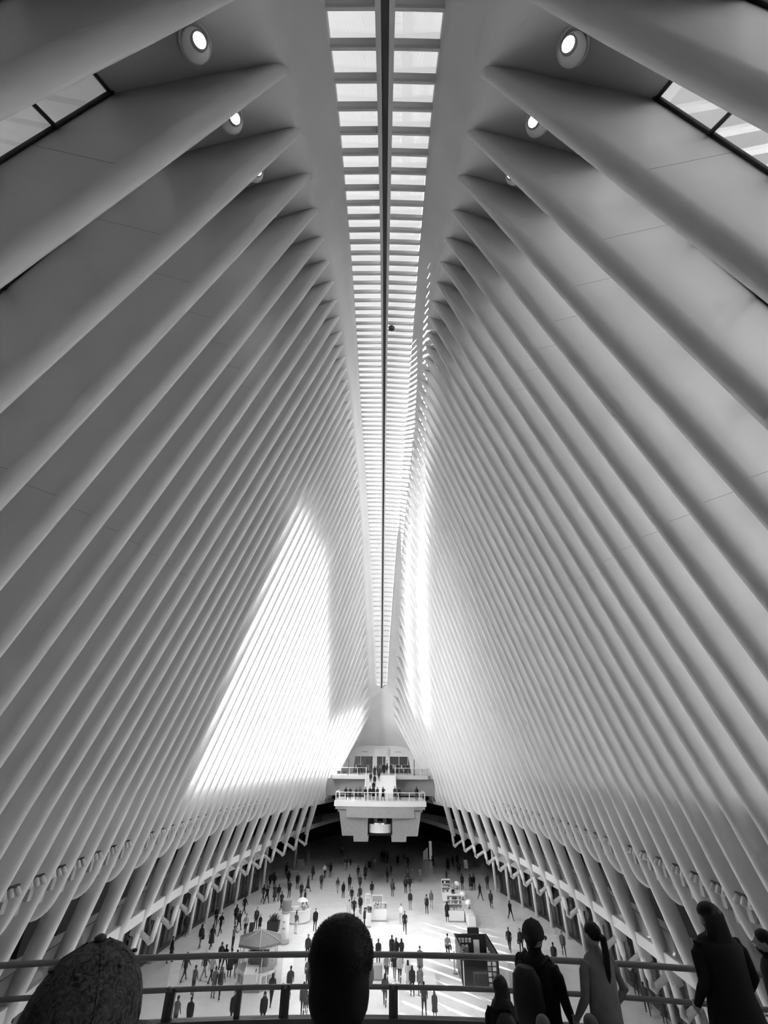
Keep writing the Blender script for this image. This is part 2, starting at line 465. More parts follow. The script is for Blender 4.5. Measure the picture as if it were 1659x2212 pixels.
for s, side in ((-1, 'left'), (1, 'right')):
    wall = empty('wall_' + side); wall['kind'] = 'structure'
    for i in range(R_FIRST, R_LAST + 1): build_rib(i, s, wall)
    for i in range(R_FIRST, R_LAST):
        y0, y1 = rib_y(i), rib_y(i + 1)
        L0, L1 = rib_frame(y0)[4], rib_frame(y1)[4]; T0, T1 = top_len(L0), top_len(L1)
        nseg = 8 if i <= 4 else 1
        for k in range(nseg):
            f0, f1 = k / nseg, (k + 1) / nseg
            c = []
            for off in (0.10, 0.06):
                for (y, T, Lq) in ((y0, T0, L0), (y1, T1, L1)):
                    for f in (f0, f1): c.append(P3(gl_pt(y, T + (Lq - T) * f, off), y, s))
            b, t_ = c[:4], c[4:]
            MB().hexa([b[0], b[1], b[3], b[2]], [t_[0], t_[1], t_[3], t_[2]]).build('pane', M['glass'], wall)
            if nseg > 1:
                mb = MB()
                a0, a1 = Vector(c[0]), Vector(c[2])
                mb.tube([a0, a1], 0.045, 5).build('mullion', M['frame'], wall)
        if i <= 12:
            for (y, T, Lq, e) in ((y0, T0, L0, 0.24), (y1, T1, L1, -0.24)):
                pts = [P3(gl_pt(y, T + (Lq - T) * f, 0.14), y + e, s) for f in (0, 0.5, 1)]
                MB().tube(pts, 0.05, 5).build('pane_frame', M['frame'], wall)
        # sill ledge and opaque infill below the glazing
        def inf(y, z, dep):
            t, m, d, n, Ln = rib_frame(y)
            kk = Vector((knee_x(y), knee_z(y))); d2 = (kk - m).normalized(); n2 = Vector((-d2.y, d2.x)); n2 = n2 if n2.x > 0 else -n2
            return Vector((low_x(y, z), z)) + n2 * dep
        mb = MB()
        rows = [(MARK_Z + 0.25, 1.48), (MARK_Z - 0.05, 0.80), (MARK_Z - 1.2, 0.85), (MARK_Z - 3.0, 0.95), (TONGUE_Z + 0.15, 1.1), (TONGUE_Z + 0.12, 2.6)]
        mb.loft([[P3(inf(y, z, dp), y, s) for y in (y0, y1)] for z, dp in rows], False, False, False)
        mb.build('infill_panel', M['white'], wall)
        if i < 30:
            a = inf(y1, MARK_Z + 0.05, 0.9); MB().box(s * a.x - 0.16, s * a.x + 0.16, y1 - 0.42, y1 - 0.22, a.y - 0.06, a.y + 0.06).build('drain_slot', M['black'], wall)
    # closing panels beside the end walls
    for ya, yb, nm in ((91.5, 97.4, 'end_panel'), (-7.2, -3.0, 'end_panel')):
        mb = MB(); rows = []
        for f in (0, 0.25, 0.5, 0.75, 1.0):
            rows.append([P3(gl_pt(y, top_len(rib_frame(y)[4]) * (1 - f) + rib_frame(y)[4] * f, 0.10 + 0.5 * f), y, s) for y in (ya, (ya + yb) / 2, yb)])
        rows.append([(s * (mark_x(y) + 0.6), y, DECK_Z - 1.5) for y in (ya, (ya + yb) / 2, yb)])
        mb.loft(rows, False, False, True).build(nm, M['white'], wall)

# ------------------------------------------------------------------ ceiling shell
def ceil_section(y):
    """right half, from the skylight edge outwards to the top of the glazing"""
    t, m, d, n, Ln = rib_frame(y)
    rise = 1.5 if 0 < y < 91.5 else (1.5 * max(0.05, 1 - (y - 91.5) / 5.7) if y >= 91.5 else 1.5)
    if y <= 87.1: sx = sky_x(y)
    elif y < 88.2: sx = 0.95 * math.sqrt(max(0.0, 1 - ((y - 87.1) / 1.1) ** 2))
    else: sx = 0.0
    if y < -5.5: sx = 0.0
    e = Vector((sx, t.y + rise + (0.10 if sx < 0.9 else 0)))
    pts = []
    pts.append(Vector((max(0, sx - 0.0), e.y + (0.55 if sx > 0 else 0.0))))
    pts.append(e)
    for f in (0.3, 0.6, 0.85):
        b = e.lerp(t, f); b.x += 0.0; b.y += 0.18 * math.sin(math.pi * f); pts.append(b)
    tl = top_len(Ln)
    for f in (0, 0.06, 0.18, 0.4, 0.7, 1.0):
        l = tl * f; pts.append(t + d * l + n * (depth_at(l, Ln) - 0.04))
    return pts
ys = [-7.2, -6, -5.5, -5.4, -4] + [-3 + 0.875 * k for k in range(103)] + [87.1, 87.5, 87.8, 88.0, 88.12, 88.19, 88.2, 89, 90, 91, 92, 93, 94, 95, 96, 96.8, 97.4]
ys = sorted(set(round(y, 3) for y in ys))
mb = MB()
for s in (-1, 1):
    mb.loft([[P3(p, y, s) for p in (ceil_section(y) if s > 0 else list(reversed(ceil_section(y))))] for y in ys], False, False, True)
ceiling = mb.build('ceiling', M['ceiling']); ceiling['kind'] = 'structure'

# ------------------------------------------------------------------ skylight along the ridge
skylight = empty('window_1'); skylight['kind'] = 'structure'
def sky_z(y): return tip_z(y) + 1.55
# unit rung: length 1 along +x, rounded underside
prof = [(-0.08, 0.16), (-0.08, 0.02), (-0.055, -0.035), (0, -0.05), (0.055, -0.035), (0.08, 0.02), (0.08, 0.16)]
rung_me = MB().loft([[(x, a, b) for a, b in prof] for x in (0, 1)], True, True, False).mesh('rung'); rung_me.materials.append(M['rung'])
pane_me = MB().box(0, 1, -0.5, 0.5, -0.012, 0.012).mesh('pane'); pane_me.materials.append(M['glass'])
HS = STEP / 2
y = -4.7
rows = []
while y < 87.9: rows.append(y); y += HS
for k, y in enumerate(rows):
    w = sky_x(y) if y < 87.1 else 0.95 * math.sqrt(max(0.02, 1 - ((y - 87.1) / 1.1) ** 2))
    ang = math.atan2(sky_z(y + 0.3) - sky_z(y - 0.3), 0.6)
    for s in (-1, 1):
        o = link('rung', rung_me, None, skylight, (s * 0.2, y, sky_z(y) + 0.14))
        o.scale = (s * (w - 0.2 + 0.03), 1, 1)
        o.rotation_euler = (ang, s * 0.04, 0)
        y2 = min(y + HS, 88.1); ym = (y + y2) / 2
        if y2 <= y + 0.1: continue
        w2 = sky_x(ym) if ym < 87.1 else 0.95 * math.sqrt(max(0.02, 1 - ((ym - 87.1) / 1.1) ** 2))
        ln = math.hypot(y2 - y, sky_z(y2) - sky_z(y))
        o = link('pane', pane_me, None, skylight, (s * 0.2, ym, (sky_z(y) + sky_z(y2)) / 2 + 0.31))
        o.scale = (s * (w2 - 0.2 + 0.05), ln, 1); o.rotation_euler = (math.atan2(sky_z(y2) - sky_z(y), y2 - y), 0, 0)
yy = [-5.2 + 0.875 * k for k in range(107)] + [88.2]
yy = [y for y in yy if y <= 88.2]
for s in (-1, 1):
    MB().loft([[(s * 0.10, y, sky_z(y) + 0.02), (s * 0.24, y, sky_z(y) + 0.06), (s * 0.24, y, sky_z(y) + 0.5), (s * 0.10, y, sky_z(y) + 0.5)] for y in yy], True, True, False).build('spine_beam', M['rung'], skylight)
MB().loft([[(-0.10, y, sky_z(y) + 0.16), (0.10, y, sky_z(y) + 0.16), (0.10, y, sky_z(y) + 0.5), (-0.10, y, sky_z(y) + 0.5)] for y in yy], True, True, False).build('ridge_seal', M['black'], skylight)

# ------------------------------------------------------------------ near end wall and decks
nw = MB().box(-13, 13, -7.6, -7.2, 0, 32).build('wall_near', M['dark']); nw['kind'] = 'structure'
# ------------------------------------------------------------------ surroundings
tower = empty('office_tower', (-150, 0, 0)); tag(tower, 'grey office tower standing outside beyond the left roof glazing', 'building')
MB().box(-35, 27, -120, 166, 0, 138).build('tower_body', M['facade'], tower)
for k in range(1, 30): MB().box(27, 27.4, -118, 164, 4.6 * k, 4.6 * k + 1.2).build('floor_band', M['kgrey'], tower)
block = empty('bounce_building', (75, 25, 0)); tag(block, 'added building outside on the right, bouncing sunlight into the roof glazing', 'building')  # building added to bounce sunlight through the right-hand glazing
MB().box(-15, 20, -95, 95, 0, 72).build('building_body', M['bounce_face'], block)
for k in range(1, 15): MB().box(-15.3, -15, -93, 93, 4.6 * k, 4.6 * k + 1.4).build('floor_band', M['kgrey'], block)
# ------------------------------------------------------------------ far end: deck, end wall with shop, stairs, balcony
def make_deck(name, ya, yb, fx, front_y, kind='structure'):
    ys = [ya + (yb - ya) * k / 8 for k in range(9)]
    poly = [(fx(y), y) for y in ys] + [(-fx(y), y) for y in reversed(ys)]
    o = MB().prism(poly, DECK_Z - 0.55, DECK_Z).build(name, M['concrete']); o['kind'] = kind
    return o
make_deck('floor_upper_far', 85.0, 97.5, lambda y: mark_x(y) + 0.35 - 0.9 * max(0, (86.5 - y) / 1.5), 85.0)
make_deck('floor_upper_near', -7.2, 4.0, lambda y: mark_x(y) + 0.35, 4.0)
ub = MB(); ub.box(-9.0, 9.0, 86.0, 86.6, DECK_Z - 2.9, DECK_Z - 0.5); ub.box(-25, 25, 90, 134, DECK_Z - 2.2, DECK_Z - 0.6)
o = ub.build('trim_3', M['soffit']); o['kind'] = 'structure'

wf = empty('wall_far', (0, 97.4, DECK_Z)); wf['kind'] = 'structure'
HZ = 2.85                          # height of the shop openings
MB().hexa([(-9, 0, -0.6), (-5.45, 0, -0.6), (-5.45, 0.4, -0.6), (-9, 0.4, -0.6)], [(-9, 0, HZ), (-5.0, 0, HZ), (-5.0, 0.4, HZ), (-9, 0.4, HZ)]).build('wall_panel', M['white'], wf)
MB().hexa([(5.95, 0, -0.6), (9, 0, -0.6), (9, 0.4, -0.6), (5.95, 0.4, -0.6)], [(5.3, 0, HZ), (9, 0, HZ), (9, 0.4, HZ), (5.3, 0.4, HZ)]).build('wall_panel', M['white'], wf)
MB().box(-9, 9, 0, 0.4, HZ, HZ + 4).build('wall_header', M['white'], wf)
MB().box(-5.2, 5.5, -0.12, 0, HZ, HZ + 0.35).build('sign_band', M['white'], wf)
for x0, x1 in ((-1.5, -0.75), (0.9, 1.7)): MB().box(x0, x1, -0.05, 0.4, 0, HZ).build('wall_pier', M['white'], wf)
bay = [(0.1 + 1.62 * math.sin(a), -0.62 * math.cos(a)) for a in [math.radians(-90 + 15 * k) for k in range(13)]]
MB().prism(bay, HZ, HZ + 1.25).build('curved_bay', M['white'], wf)
for x in (-3.2, 3.35): MB().box(x - 0.55, x + 0.55, -0.03, 0.02, HZ + 0.75, HZ + 0.81).build('air_slot', M['frame'], wf)
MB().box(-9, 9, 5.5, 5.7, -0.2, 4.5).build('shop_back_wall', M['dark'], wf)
MB().box(-9, 9, 0.4, 5.6, 3.4, 3.6).build('shop_ceiling', M['kgrey'], wf)
MB().box(-9, 9, 0.4, 5.6, -0.2, 0.0).build('shop_floor', M['kgrey'], wf)
for x in (-3.3, 0.1, 3.6): MB().box(x - 1.2, x + 1.2, 2.0, 2.5, 3.33, 3.40).build('ceiling_lamp', emit('shop_lamp', 1, 22), wf)
for k, x in enumerate((-4.9, -3.9, -2.6, -1.55)):
    MB().box(x - 0.04, x + 0.04, 0.1, 0.2, 0, HZ).build('shop_mullion', M['kwhite'] if k % 2 else M['frame'], wf)
for k, x in enumerate((-0.3, 0.35, 2.6, 3.5, 4.4, 5.2)):
    MB().box(x - 0.04, x + 0.04, 0.1, 0.2, 0, HZ).build('shop_mullion', M['kwhite'] if k % 2 else M['frame'], wf)
MB().box(1.05, 1.35, -0.08, -0.05, 1.3, 1.75).build('notice_plate', M['kdark'], wf)
MB().box(1.1, 1.3, -0.08, -0.05, 2.0, 2.3).build('notice_plate', M['kgrey'], wf)

rng = random.Random(5)
tones = [plain('garment_tone_%d' % k, g, 0.8) for k, g in enumerate((0.02, 0.08, 0.3, 0.75, 0.85))]
def clothes_rack(x, y, label):
    r = tag(empty('clothes_rack', (x, y, DECK_Z)), label, 'clothes rack', 'clothes racks in the far shop')
    mb = MB()
    for sx in (-0.7, 0.7): mb.tube([(sx, 0, 0), (sx, 0, 1.5)], 0.025, 6)
    mb.tube([(-0.7, 0, 1.5), (0.7, 0, 1.5)], 0.02, 6); mb.build('rack_frame', M['steel'], r)
    for k in range(9):
        gx = -0.6 + 0.15 * k; h = rng.uniform(0.55, 1.0); w = rng.uniform(0.2, 0.28)
        MB().hexa([(gx - 0.05, -w, 1.46 - h), (gx + 0.05, -w, 1.46 - h), (gx + 0.05, w, 1.46 - h), (gx - 0.05, w, 1.46 - h)],
                  [(gx - 0.03, -w * 0.7, 1.44), (gx + 0.03, -w * 0.7, 1.44), (gx + 0.03, w * 0.7, 1.44), (gx - 0.03, w * 0.7, 1.44)]).build('garment', rng.choice(tones), r)
clothes_rack(-4.2, 98.5, 'clothes rack behind the far left end of the shop window')
clothes_rack(-2.4, 98.6, 'clothes rack in the left shop opening beside the curved bay')
clothes_rack(2.7, 98.5, 'clothes rack in the right shop opening beside the curved bay')
clothes_rack(4.6, 98.6, 'clothes rack behind the far right end of the shop window')

# ---- stairs
def make_stairs(y_top, y_bot, half, label, n=18, rails=True):
    """from deck level at y_top down to the landing at y_bot"""
    root = tag(empty('staircase', (0, y_bot, LAND_Z)), label, 'staircase')
    dy = (y_top - y_bot); h = DECK_Z - LAND_Z
    sgn = 1 if dy > 0 else -1
    for k in range(n):
        a = dy * k / n; b = dy * (k + 1) / n
        z1 = h * (k + 1) / n - (h / n if False else 0)
        MB().box(-half, half, min(a, b) - 0.02, max(a, b), z1 - h / n - 0.12, z1).build('step', M['kwhite'], root)
    for s in (-1, 1):
        x = s * (half + 0.08)
        MB().hexa([(x - 0.08, 0, -0.3), (x + 0.08, 0, -0.3), (x + 0.08, dy, h - 0.5), (x - 0.08, dy, h - 0.5)],
                  [(x - 0.08, 0, 0.25), (x + 0.08, 0, 0.25), (x + 0.08, dy, h + 0.12), (x - 0.08, dy, h + 0.12)]).build('stringer', M['white'], root)
        if rails:
            for q in range(4):
                f0, f1 = q / 4, (q + 1) / 4 - 0.01
                MB().hexa([(x - 0.01, dy * f0, h * f0 + 0.2), (x + 0.01, dy * f0, h * f0 + 0.2), (x + 0.01, dy * f1, h * f1 + 0.2), (x - 0.01, dy * f1, h * f1 + 0.2)],
                          [(x - 0.01, dy * f0, h * f0 + 1.05), (x + 0.01, dy * f0, h * f0 + 1.05), (x + 0.01, dy * f1, h * f1 + 1.05), (x - 0.01, dy * f1, h * f1 + 1.05)]).build('glass_pane', M['clear'], root)
            MB().tube([(x, -0.2 * sgn, 1.02), (x, 0, 1.08), (x, dy, h + 1.08)], 0.06, 8).build('handrail', M['kwhite'], root)
            MB().tube([(x, -0.1 * sgn, 0), (x, -0.1 * sgn, 1.08)], 0.09, 8).build('newel_post', M['kwhite'], root)
    return root
make_stairs(85.0, 79.0, 2.3, 'white staircase between the two levels of the far balcony')

# ---- far balcony
def bow(x, yf, half, sag): return yf + sag * (x / half) ** 2
bal = tag(empty('balcony', (0, 75.2, LAND_Z)), 'white bow-fronted balcony hanging at the far end of the hall', 'balcony')
def bow_poly(half, inset, back, n=12, yf=0.0, sag=0.65):
    xs = [-half + 2 * half * k / n for k in range(n + 1)]
    return [(x, inset + sag * (x / 6.65) ** 2) for x in xs] + [(half, back), (-half, back)]
MB().prism(bow_poly(6.65, 0, 9.7), -0.62, 0.0).build('fascia', M['white'], bal)
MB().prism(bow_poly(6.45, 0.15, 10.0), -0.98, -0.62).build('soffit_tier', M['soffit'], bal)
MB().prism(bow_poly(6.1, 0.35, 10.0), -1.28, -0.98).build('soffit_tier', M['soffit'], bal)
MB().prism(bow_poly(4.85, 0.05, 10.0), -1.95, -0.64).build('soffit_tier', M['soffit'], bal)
for s in (-1, 1):
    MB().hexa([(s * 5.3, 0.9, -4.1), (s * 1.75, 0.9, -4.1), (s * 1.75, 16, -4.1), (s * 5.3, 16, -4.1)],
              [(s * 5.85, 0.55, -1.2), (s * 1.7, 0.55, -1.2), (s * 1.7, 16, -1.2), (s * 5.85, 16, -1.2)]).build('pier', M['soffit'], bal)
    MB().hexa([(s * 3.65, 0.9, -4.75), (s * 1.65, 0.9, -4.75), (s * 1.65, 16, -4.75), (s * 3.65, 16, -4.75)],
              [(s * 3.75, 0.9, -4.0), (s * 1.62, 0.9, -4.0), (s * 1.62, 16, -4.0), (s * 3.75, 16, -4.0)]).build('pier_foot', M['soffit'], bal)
arc = [(1.62 * math.sin(a), 2.0 - 1.35 * math.cos(a)) for a in [math.radians(-80 + 16 * k) for k in range(11)]]
MB().prism(arc, -3.75, -2.75).build('curved_parapet', M['white'], bal)
MB().prism([(x * 0.97, y + 0.05) for x, y in arc], -2.75, -1.95).build('dark_window', M['shopglass'], bal)
MB().box(-1.7, 1.7, 2.1, 2.4, -4.2, -1.9).build('lift_back', M['kdark'], bal)
MB().box(-0.8, 0.6, 0.72, 0.8, -2.72, -2.62).build('light_strip', emit('strip_glow', 1, 1.2), bal)
px = [-6.45, -5.9, -5.1, -3.8, -2.25, -0.6, 1.0, 2.6, 4.2, 5.7, 6.45]
for k, x in enumerate(px):
    y = 0.12 + 0.65 * (x / 6.65) ** 2
    MB().box(x - 0.04, x + 0.04, y - 0.03, y + 0.03, 0, 1.06).build('post', M['kwhite'], bal)
    if k < len(px) - 1:
        x2 = px[k + 1]; y2 = 0.12 + 0.65 * (x2 / 6.65) ** 2
        MB().hexa([(x + 0.05, y, 0.08), (x2 - 0.05, y2, 0.08), (x2 - 0.05, y2 + 0.02, 0.08), (x + 0.05, y + 0.02, 0.08)],
                  [(x + 0.05, y, 1.0), (x2 - 0.05, y2, 1.0), (x2 - 0.05, y2 + 0.02, 1.0), (x + 0.05, y + 0.02, 1.0)]).build('glass_pane', M['clear'], bal)
xs = [-6.45 + 12.9 * k / 20 for k in range(21)]
MB().tube([(-6.45, 6, 1.08)] + [(x, 0.12 + 0.65 * (x / 6.65) ** 2, 1.08) for x in xs] + [(6.45, 6, 1.08)], 0.045, 6).build('handrail', M['kwhite'], bal)
for s in (-1, 1):
    for k in range(3):
        MB().box(s * 6.45 - 0.01, s * 6.45 + 0.01, 0.9 + 1.7 * k, 2.55 + 1.7 * k, 0.08, 1.0).build('glass_pane', M['clear'], bal)
    MB().tube([(s * 6.45, 6, 0), (s * 6.45, 6, 1.08)], 0.04, 6).build('post', M['kwhite'], bal)

for s, lab in ((-1, 'glass balustrade along the far upper deck, left of the staircase'), (1, 'glass balustrade along the far upper deck, right of the staircase')):
    b = tag(empty('balustrade', (s * 2.45, 85.15, DECK_Z)), lab, 'balustrade')
    W = 5.6
    for k in range(5):
        MB().box(s * W * k / 4 - 0.03, s * W * k / 4 + 0.03, -0.03, 0.03, 0, 1.05).build('post', M['kwhite'], b)
        if k < 4: MB().box(min(s * W * k / 4, s * W * (k + 1) / 4) + 0.05, max(s * W * k / 4, s * W * (k + 1) / 4) - 0.05, -0.01, 0.01, 0.08, 1.0).build('glass_pane', M['clear'], b)
    MB().tube([(0, 0, 1.07), (s * W, 0, 1.07)], 0.04, 6).build('handrail', M['kwhite'], b)
    p = tag(empty('flag_pole', (s * 5.6 + 0.1, 86.5, DECK_Z)), 'slim dark pole on the far deck, %s of the shop entrance' % ('left' if s < 0 else 'right'), 'pole')
    MB().tube([(0, 0, 0.06), (0, 0, 2.35)], 0.06, 8).build('pole', M['darksteel'], p)
    MB().lathe([(0.16, 0), (0.16, 0.05), (0.06, 0.07)], n=12).build('foot_plate', M['darksteel'], p)

# ---- near landing, stairs and the railing in front of the camera
make_stairs(4.0, 10.0, 4.8, 'wide staircase descending from the camera to the near landing', rails=False)
NY, NH = 13.95, 10.0
def nbow(x): return NY - 0.65 * (x / 7.0) ** 2
xs = [-NH + 2 * NH * k / 24 for k in range(25)]
poly = [(NH, 10.0)] + [(x, nbow(x)) for x in reversed(xs)] + [(-NH, 10.0)]
nl = MB().prism(poly, LAND_Z - 0.6, LAND_Z).build('floor_landing', M['concrete']); nl['kind'] = 'structure'
rail = tag(empty('railing', (0, NY, LAND_Z)), 'steel and glass railing with two rails across the foreground', 'railing')
def rpt(x, z, back=0.10): return (x, nbow(x) - NY - back, z)
xs = [-9.8 + 19.6 * k / 40 for k in range(41)]
MB().tube([rpt(x, 1.13) for x in xs], 0.055, 10).build('top_rail', M['steel'], rail)
MB().tube([rpt(x, 0.60) for x in xs], 0.045, 10).build('middle_rail', M['steel'], rail)
mb = MB(); mb.loft([[rpt(x, 0.0, 0.2), rpt(x, 0.0, 0.0), rpt(x, 0.13, 0.0), rpt(x, 0.13, 0.2)] for x in xs], True, True, False); mb.build('kerb', M['darksteel'], rail)
posts = [-8.6, -6.6, -4.45, -1.98, 0.42, 2.9, 5.2, 7.4]
for x in posts:
    y = rpt(x, 0)[1]
    mb = MB()
    mb.box(x - 0.10, x - 0.035, y - 0.05, y + 0.05, 0.0, 0.64); mb.box(x + 0.035, x + 0.10, y - 0.05, y + 0.05, 0.0, 0.64)
    mb.box(x - 0.035, x + 0.035, y - 0.02, y + 0.02, 0.0, 0.60)
    mb.build('post', M['darksteel'], rail)
for x in (-2.98,):
    y = rpt(x, 0)[1]; MB().box(x - 0.07, x + 0.05, y - 0.04, y + 0.04, 0, 0.62).build('post', M['darksteel'], rail)
for a, b in zip(posts[:-1], posts[1:]):
    ya, yb = rpt(a, 0)[1], rpt(b, 0)[1]; a2, b2 = a + 0.12, b - 0.12
    MB().hexa([(a2, ya - 0.008, 0.13), (b2, yb - 0.008, 0.13), (b2, yb + 0.008, 0.13), (a2, ya + 0.008, 0.13)],
              [(a2, ya - 0.008, 1.12), (b2, yb - 0.008, 1.12), (b2, yb + 0.008, 1.12), (a2, ya + 0.008, 1.12)]).build('glass_pane', M['clear'], rail)
# ------------------------------------------------------------------ lamps and fittings on the walls and ceiling
ball_me = bpy.data.meshes.new('lamp_ball')
bm = bmesh.new(); bmesh.ops.create_uvsphere(bm, u_segments=24, v_segments=16, radius=0.27)
for f in bm.faces: f.smooth = True
bm.to_mesh(ball_me); bm.free(); ball_me.materials.append(plain('downlight_housing', 0.9, 0.3))
ring_me = MB().lathe([(0.33, 0.02), (0.33, -0.03), (0.29, -0.04), (0.28, 0.02)], n=24, caps=False).mesh('trim_ring'); ring_me.materials.append(M['ceiling'])
disc_me = MB().lathe([(0.001, 0.0), (0.125, 0.0), (0.125, 0.03), (0.001, 0.03)], n=20).mesh('lamp_lens'); disc_me.materials.append(M['lampwhite'])
collar_me = MB().lathe([(0.125, -0.03), (0.16, -0.03), (0.16, 0.05), (0.125, 0.05)], n=20, caps=False).mesh('lens_collar'); collar_me.materials.append(M['kgrey'])
for i in range(-1, 3):
    y = rib_y(i) + STEP / 2
    for s in (-1, 1):
        r = empty('ball_downlight', (s * (tip_x(y) + 1.52), y, tip_z(y) - 1.22))
        tag(r, 'white ball downlight between the two nearest %s ribs at the ceiling' % ('left' if s < 0 else 'right') if i == -1 else
            ('white ball downlight behind the second %s rib from the top' % ('left' if s < 0 else 'right') if i == 0 else
             'white ball downlight hidden behind the %s %s rib from the top' % (('third', 'fourth')[i - 1], 'left' if s < 0 else 'right')), 'lamp', 'ball downlights along the %s ceiling' % ('left' if s < 0 else 'right'))
        b = link('lamp_ball', ball_me, None, r)
        rg = link('trim_ring', ring_me, None, r, (s * 0.05, 0, 0.16)); rg.rotation_euler = (0, s * 0.55, 0)
        # the lens looks down toward the middle of the hall
        d = Vector((-s * 0.55, -0.42, 0.0)); d.z = -math.sqrt(max(0.05, 1 - d.length_squared)) * 0.9
        d.normalize(); q = d.to_track_quat('Z', 'Y')
        for me_ in (disc_me, collar_me):
            o = link('lamp_lens' if me_ is disc_me else 'lens_collar', me_, None, b, d * 0.245); o.rotation_mode = 'QUATERNION'; o.rotation_quaternion = q

g = tag(empty('dome_camera', (0.5, 20.9, sky_z(20.9) - 0.15)), 'small dark glass globe hanging under the skylight right of the spine', 'globe')
bm = bmesh.new(); bmesh.ops.create_uvsphere(bm, u_segments=20, v_segments=14, radius=0.22)
for f in bm.faces: f.smooth = True
me_ = bpy.data.meshes.new('globe_shell'); bm.to_mesh(me_); bm.free(); link('globe_shell', me_, plain('smoked_globe', 0.05, 0.08), g)
MB().tube([(0, 0, 0.2), (0, 0, 0.42)], 0.03, 8).build('stem', M['steel'], g)
MB().lathe([(0.23, -0.02), (0.25, 0.0), (0.23, 0.02)], n=20, caps=False).build('globe_band', M['steel'], g)

# spotlight clusters and louvred grilles between the ribs
head_me = MB().lathe([(0.05, 0.0), (0.085, 0.02), (0.09, 0.26), (0.07, 0.30), (0.02, 0.31)], n=10).mesh('lamp_head'); head_me.materials.append(plain('spot_housing', 0.55, 0.4))
brk_me = MB().box(-0.05, 0.05, -0.5, 0.5, -0.04, 0.04).mesh('bracket'); brk_me.materials.append(M['frame'])
can_me = MB().box(-0.09, 0.09, -0.12, 0.12, -0.75, -0.12).mesh('driver_box'); can_me.materials.append(plain('driver_housing', 0.42, 0.5))
slat_me = MB().box(-0.30, 0.30, -0.62, 0.62, -0.045, 0.045).mesh('slat'); slat_me.materials.append(M['kwhite'])
def wall_pt(y, zrel, dep):
    m = Vector((mark_x(y), MARK_Z)); kk = Vector((knee_x(y), knee_z(y))); d2 = (kk - m).normalized()
    n2 = Vector((-d2.y, d2.x)); n2 = n2 if n2.x > 0 else -n2
    return Vector((low_x(y, EYE + zrel), EYE + zrel)) + n2 * dep
ORD = ['first', 'second', 'third', 'fourth', 'fifth', 'sixth', 'seventh', 'eighth', 'ninth', 'tenth', 'eleventh', 'twelfth', 'thirteenth', 'fourteenth', 'fifteenth', 'sixteenth', 'seventeenth', 'eighteenth', 'nineteenth', 'twentieth', 'twenty-first', 'twenty-second', 'twenty-third', 'twenty-fourth']
for s, side in ((-1, 'left'), (1, 'right')):
    n_spot = n_gr = 0
    for i in range(9, 34):
        y = rib_y(i) + STEP / 2
        if i % 8 == 0:
            p = wall_pt(y, -4.4, 0.72)
            r = tag(empty('louvre_grille', (s * p.x, y, p.y)), 'white slatted grille between ribs on the %s wall, %s from the picture edge' % (side, ORD[n_gr]), 'grille', 'slatted grilles on the %s wall' % side)
            n_gr += 1
            for k in range(5):
                o = link('slat', slat_me, None, r, (s * 0.13 * k, 0, -0.36 * k + 0.5)); o.rotation_euler = (0, s * 0.5, 0)
            MB().box(-0.03, 0.03, -0.03, 0.03, -1.2, 0.7).build('slat_rail', M['kgrey'], r, (s * 0.25, 0, 0)).rotation_euler = (0, -s * 0.35, 0)
        else:
            p = wall_pt(y, -4.2, 0.30)
            r = tag(empty('spotlight_cluster', (s * p.x, y, p.y)), 'spotlight cluster between ribs on the %s wall, %s from the picture edge' % (side, ORD[n_spot]), 'spotlight', 'spotlight clusters on the %s wall' % side)
            n_spot += 1
            ld = bpy.data.lights.new('spot_beam', 'SPOT'); ld.energy = 1050; ld.spot_size = math.radians(64); ld.spot_blend = 0.7; ld.shadow_soft_size = 0.12
            lo_ = bpy.data.objects.new('spot_beam', ld); C.objects.link(lo_); lo_.parent = r; lo_.location = (-s * 0.45, 0, -0.45)
            lo_.rotation_euler = (Vector((-s * 3.0, y + 2.0, 0)) - Vector((s * p.x, y, p.y))).to_track_quat('-Z', 'Y').to_euler()
            link('bracket', brk_me, None, r)
            for k in (-1, 0, 1):
                o = link('lamp_head', head_me, None, r, (-s * 0.05, 0.32 * k, -0.02)); o.rotation_euler = (math.pi + 0.3 * k, s * 0.5, 0)
            link('driver_box', can_me, None, r, (s * 0.12, 0.1, 0)); 
            link('driver_box', can_me, None, r, (s * 0.22, -0.28, -0.35))

# exterior roof wings rising outward from the ridge on both sides
for s, side in ((-1, 'left'), (1, 'right')):
    wing = tag(empty('roof_wing', (0, 0, 0)), 'white ribbed roof wing outside the glass on the %s' % side, 'roof wing')
    def wp(y, d, up=0.0): return (s * (sky_x(min(y, 87)) + 0.5 + d), y, tip_z(y) + 1.75 + 0.4 * d + up)
    def wlen(y): return 22.0 + (14.0 * min(1.0, max(0.0, (66 - y) / 10)) if s < 0 else 0.0)  # left wing stretched, with unbroken panels, to keep sun off the upper glazing
    for i in range(R_FIRST, R_LAST + 1):
        y = rib_y(i)
        b, t_ = [], []
        for d, e in ((0, -0.13), (0, 0.13), (wlen(y) + 1, 0.13), (wlen(y) + 1, -0.13)):
            x, yy_, z = wp(y, d); b.append((x, y + e, z - (0.05 if d == 0 else 0.3))); t_.append((x, y + e, z + 0.15))
        MB().hexa(b, t_).build('rafter', M['white'], wing)
        if i < R_LAST:
            y2 = rib_y(i + 1)
            for d0, d1 in (((0.2, wlen(y)),) if s < 0 else ((0.2, 4.0), (4.6, 6.6), (7.2, 9.0))):
                c = [wp(y + 0.13, d0), wp(y + 0.13, d1), wp(y2 - 0.13, d1), wp(y2 - 0.13, d0)]
                MB().hexa([(x, q, z - 0.12) for x, q, z in c], [(x, q, z) for x, q, z in c]).build('wing_panel', M['white'], wing)

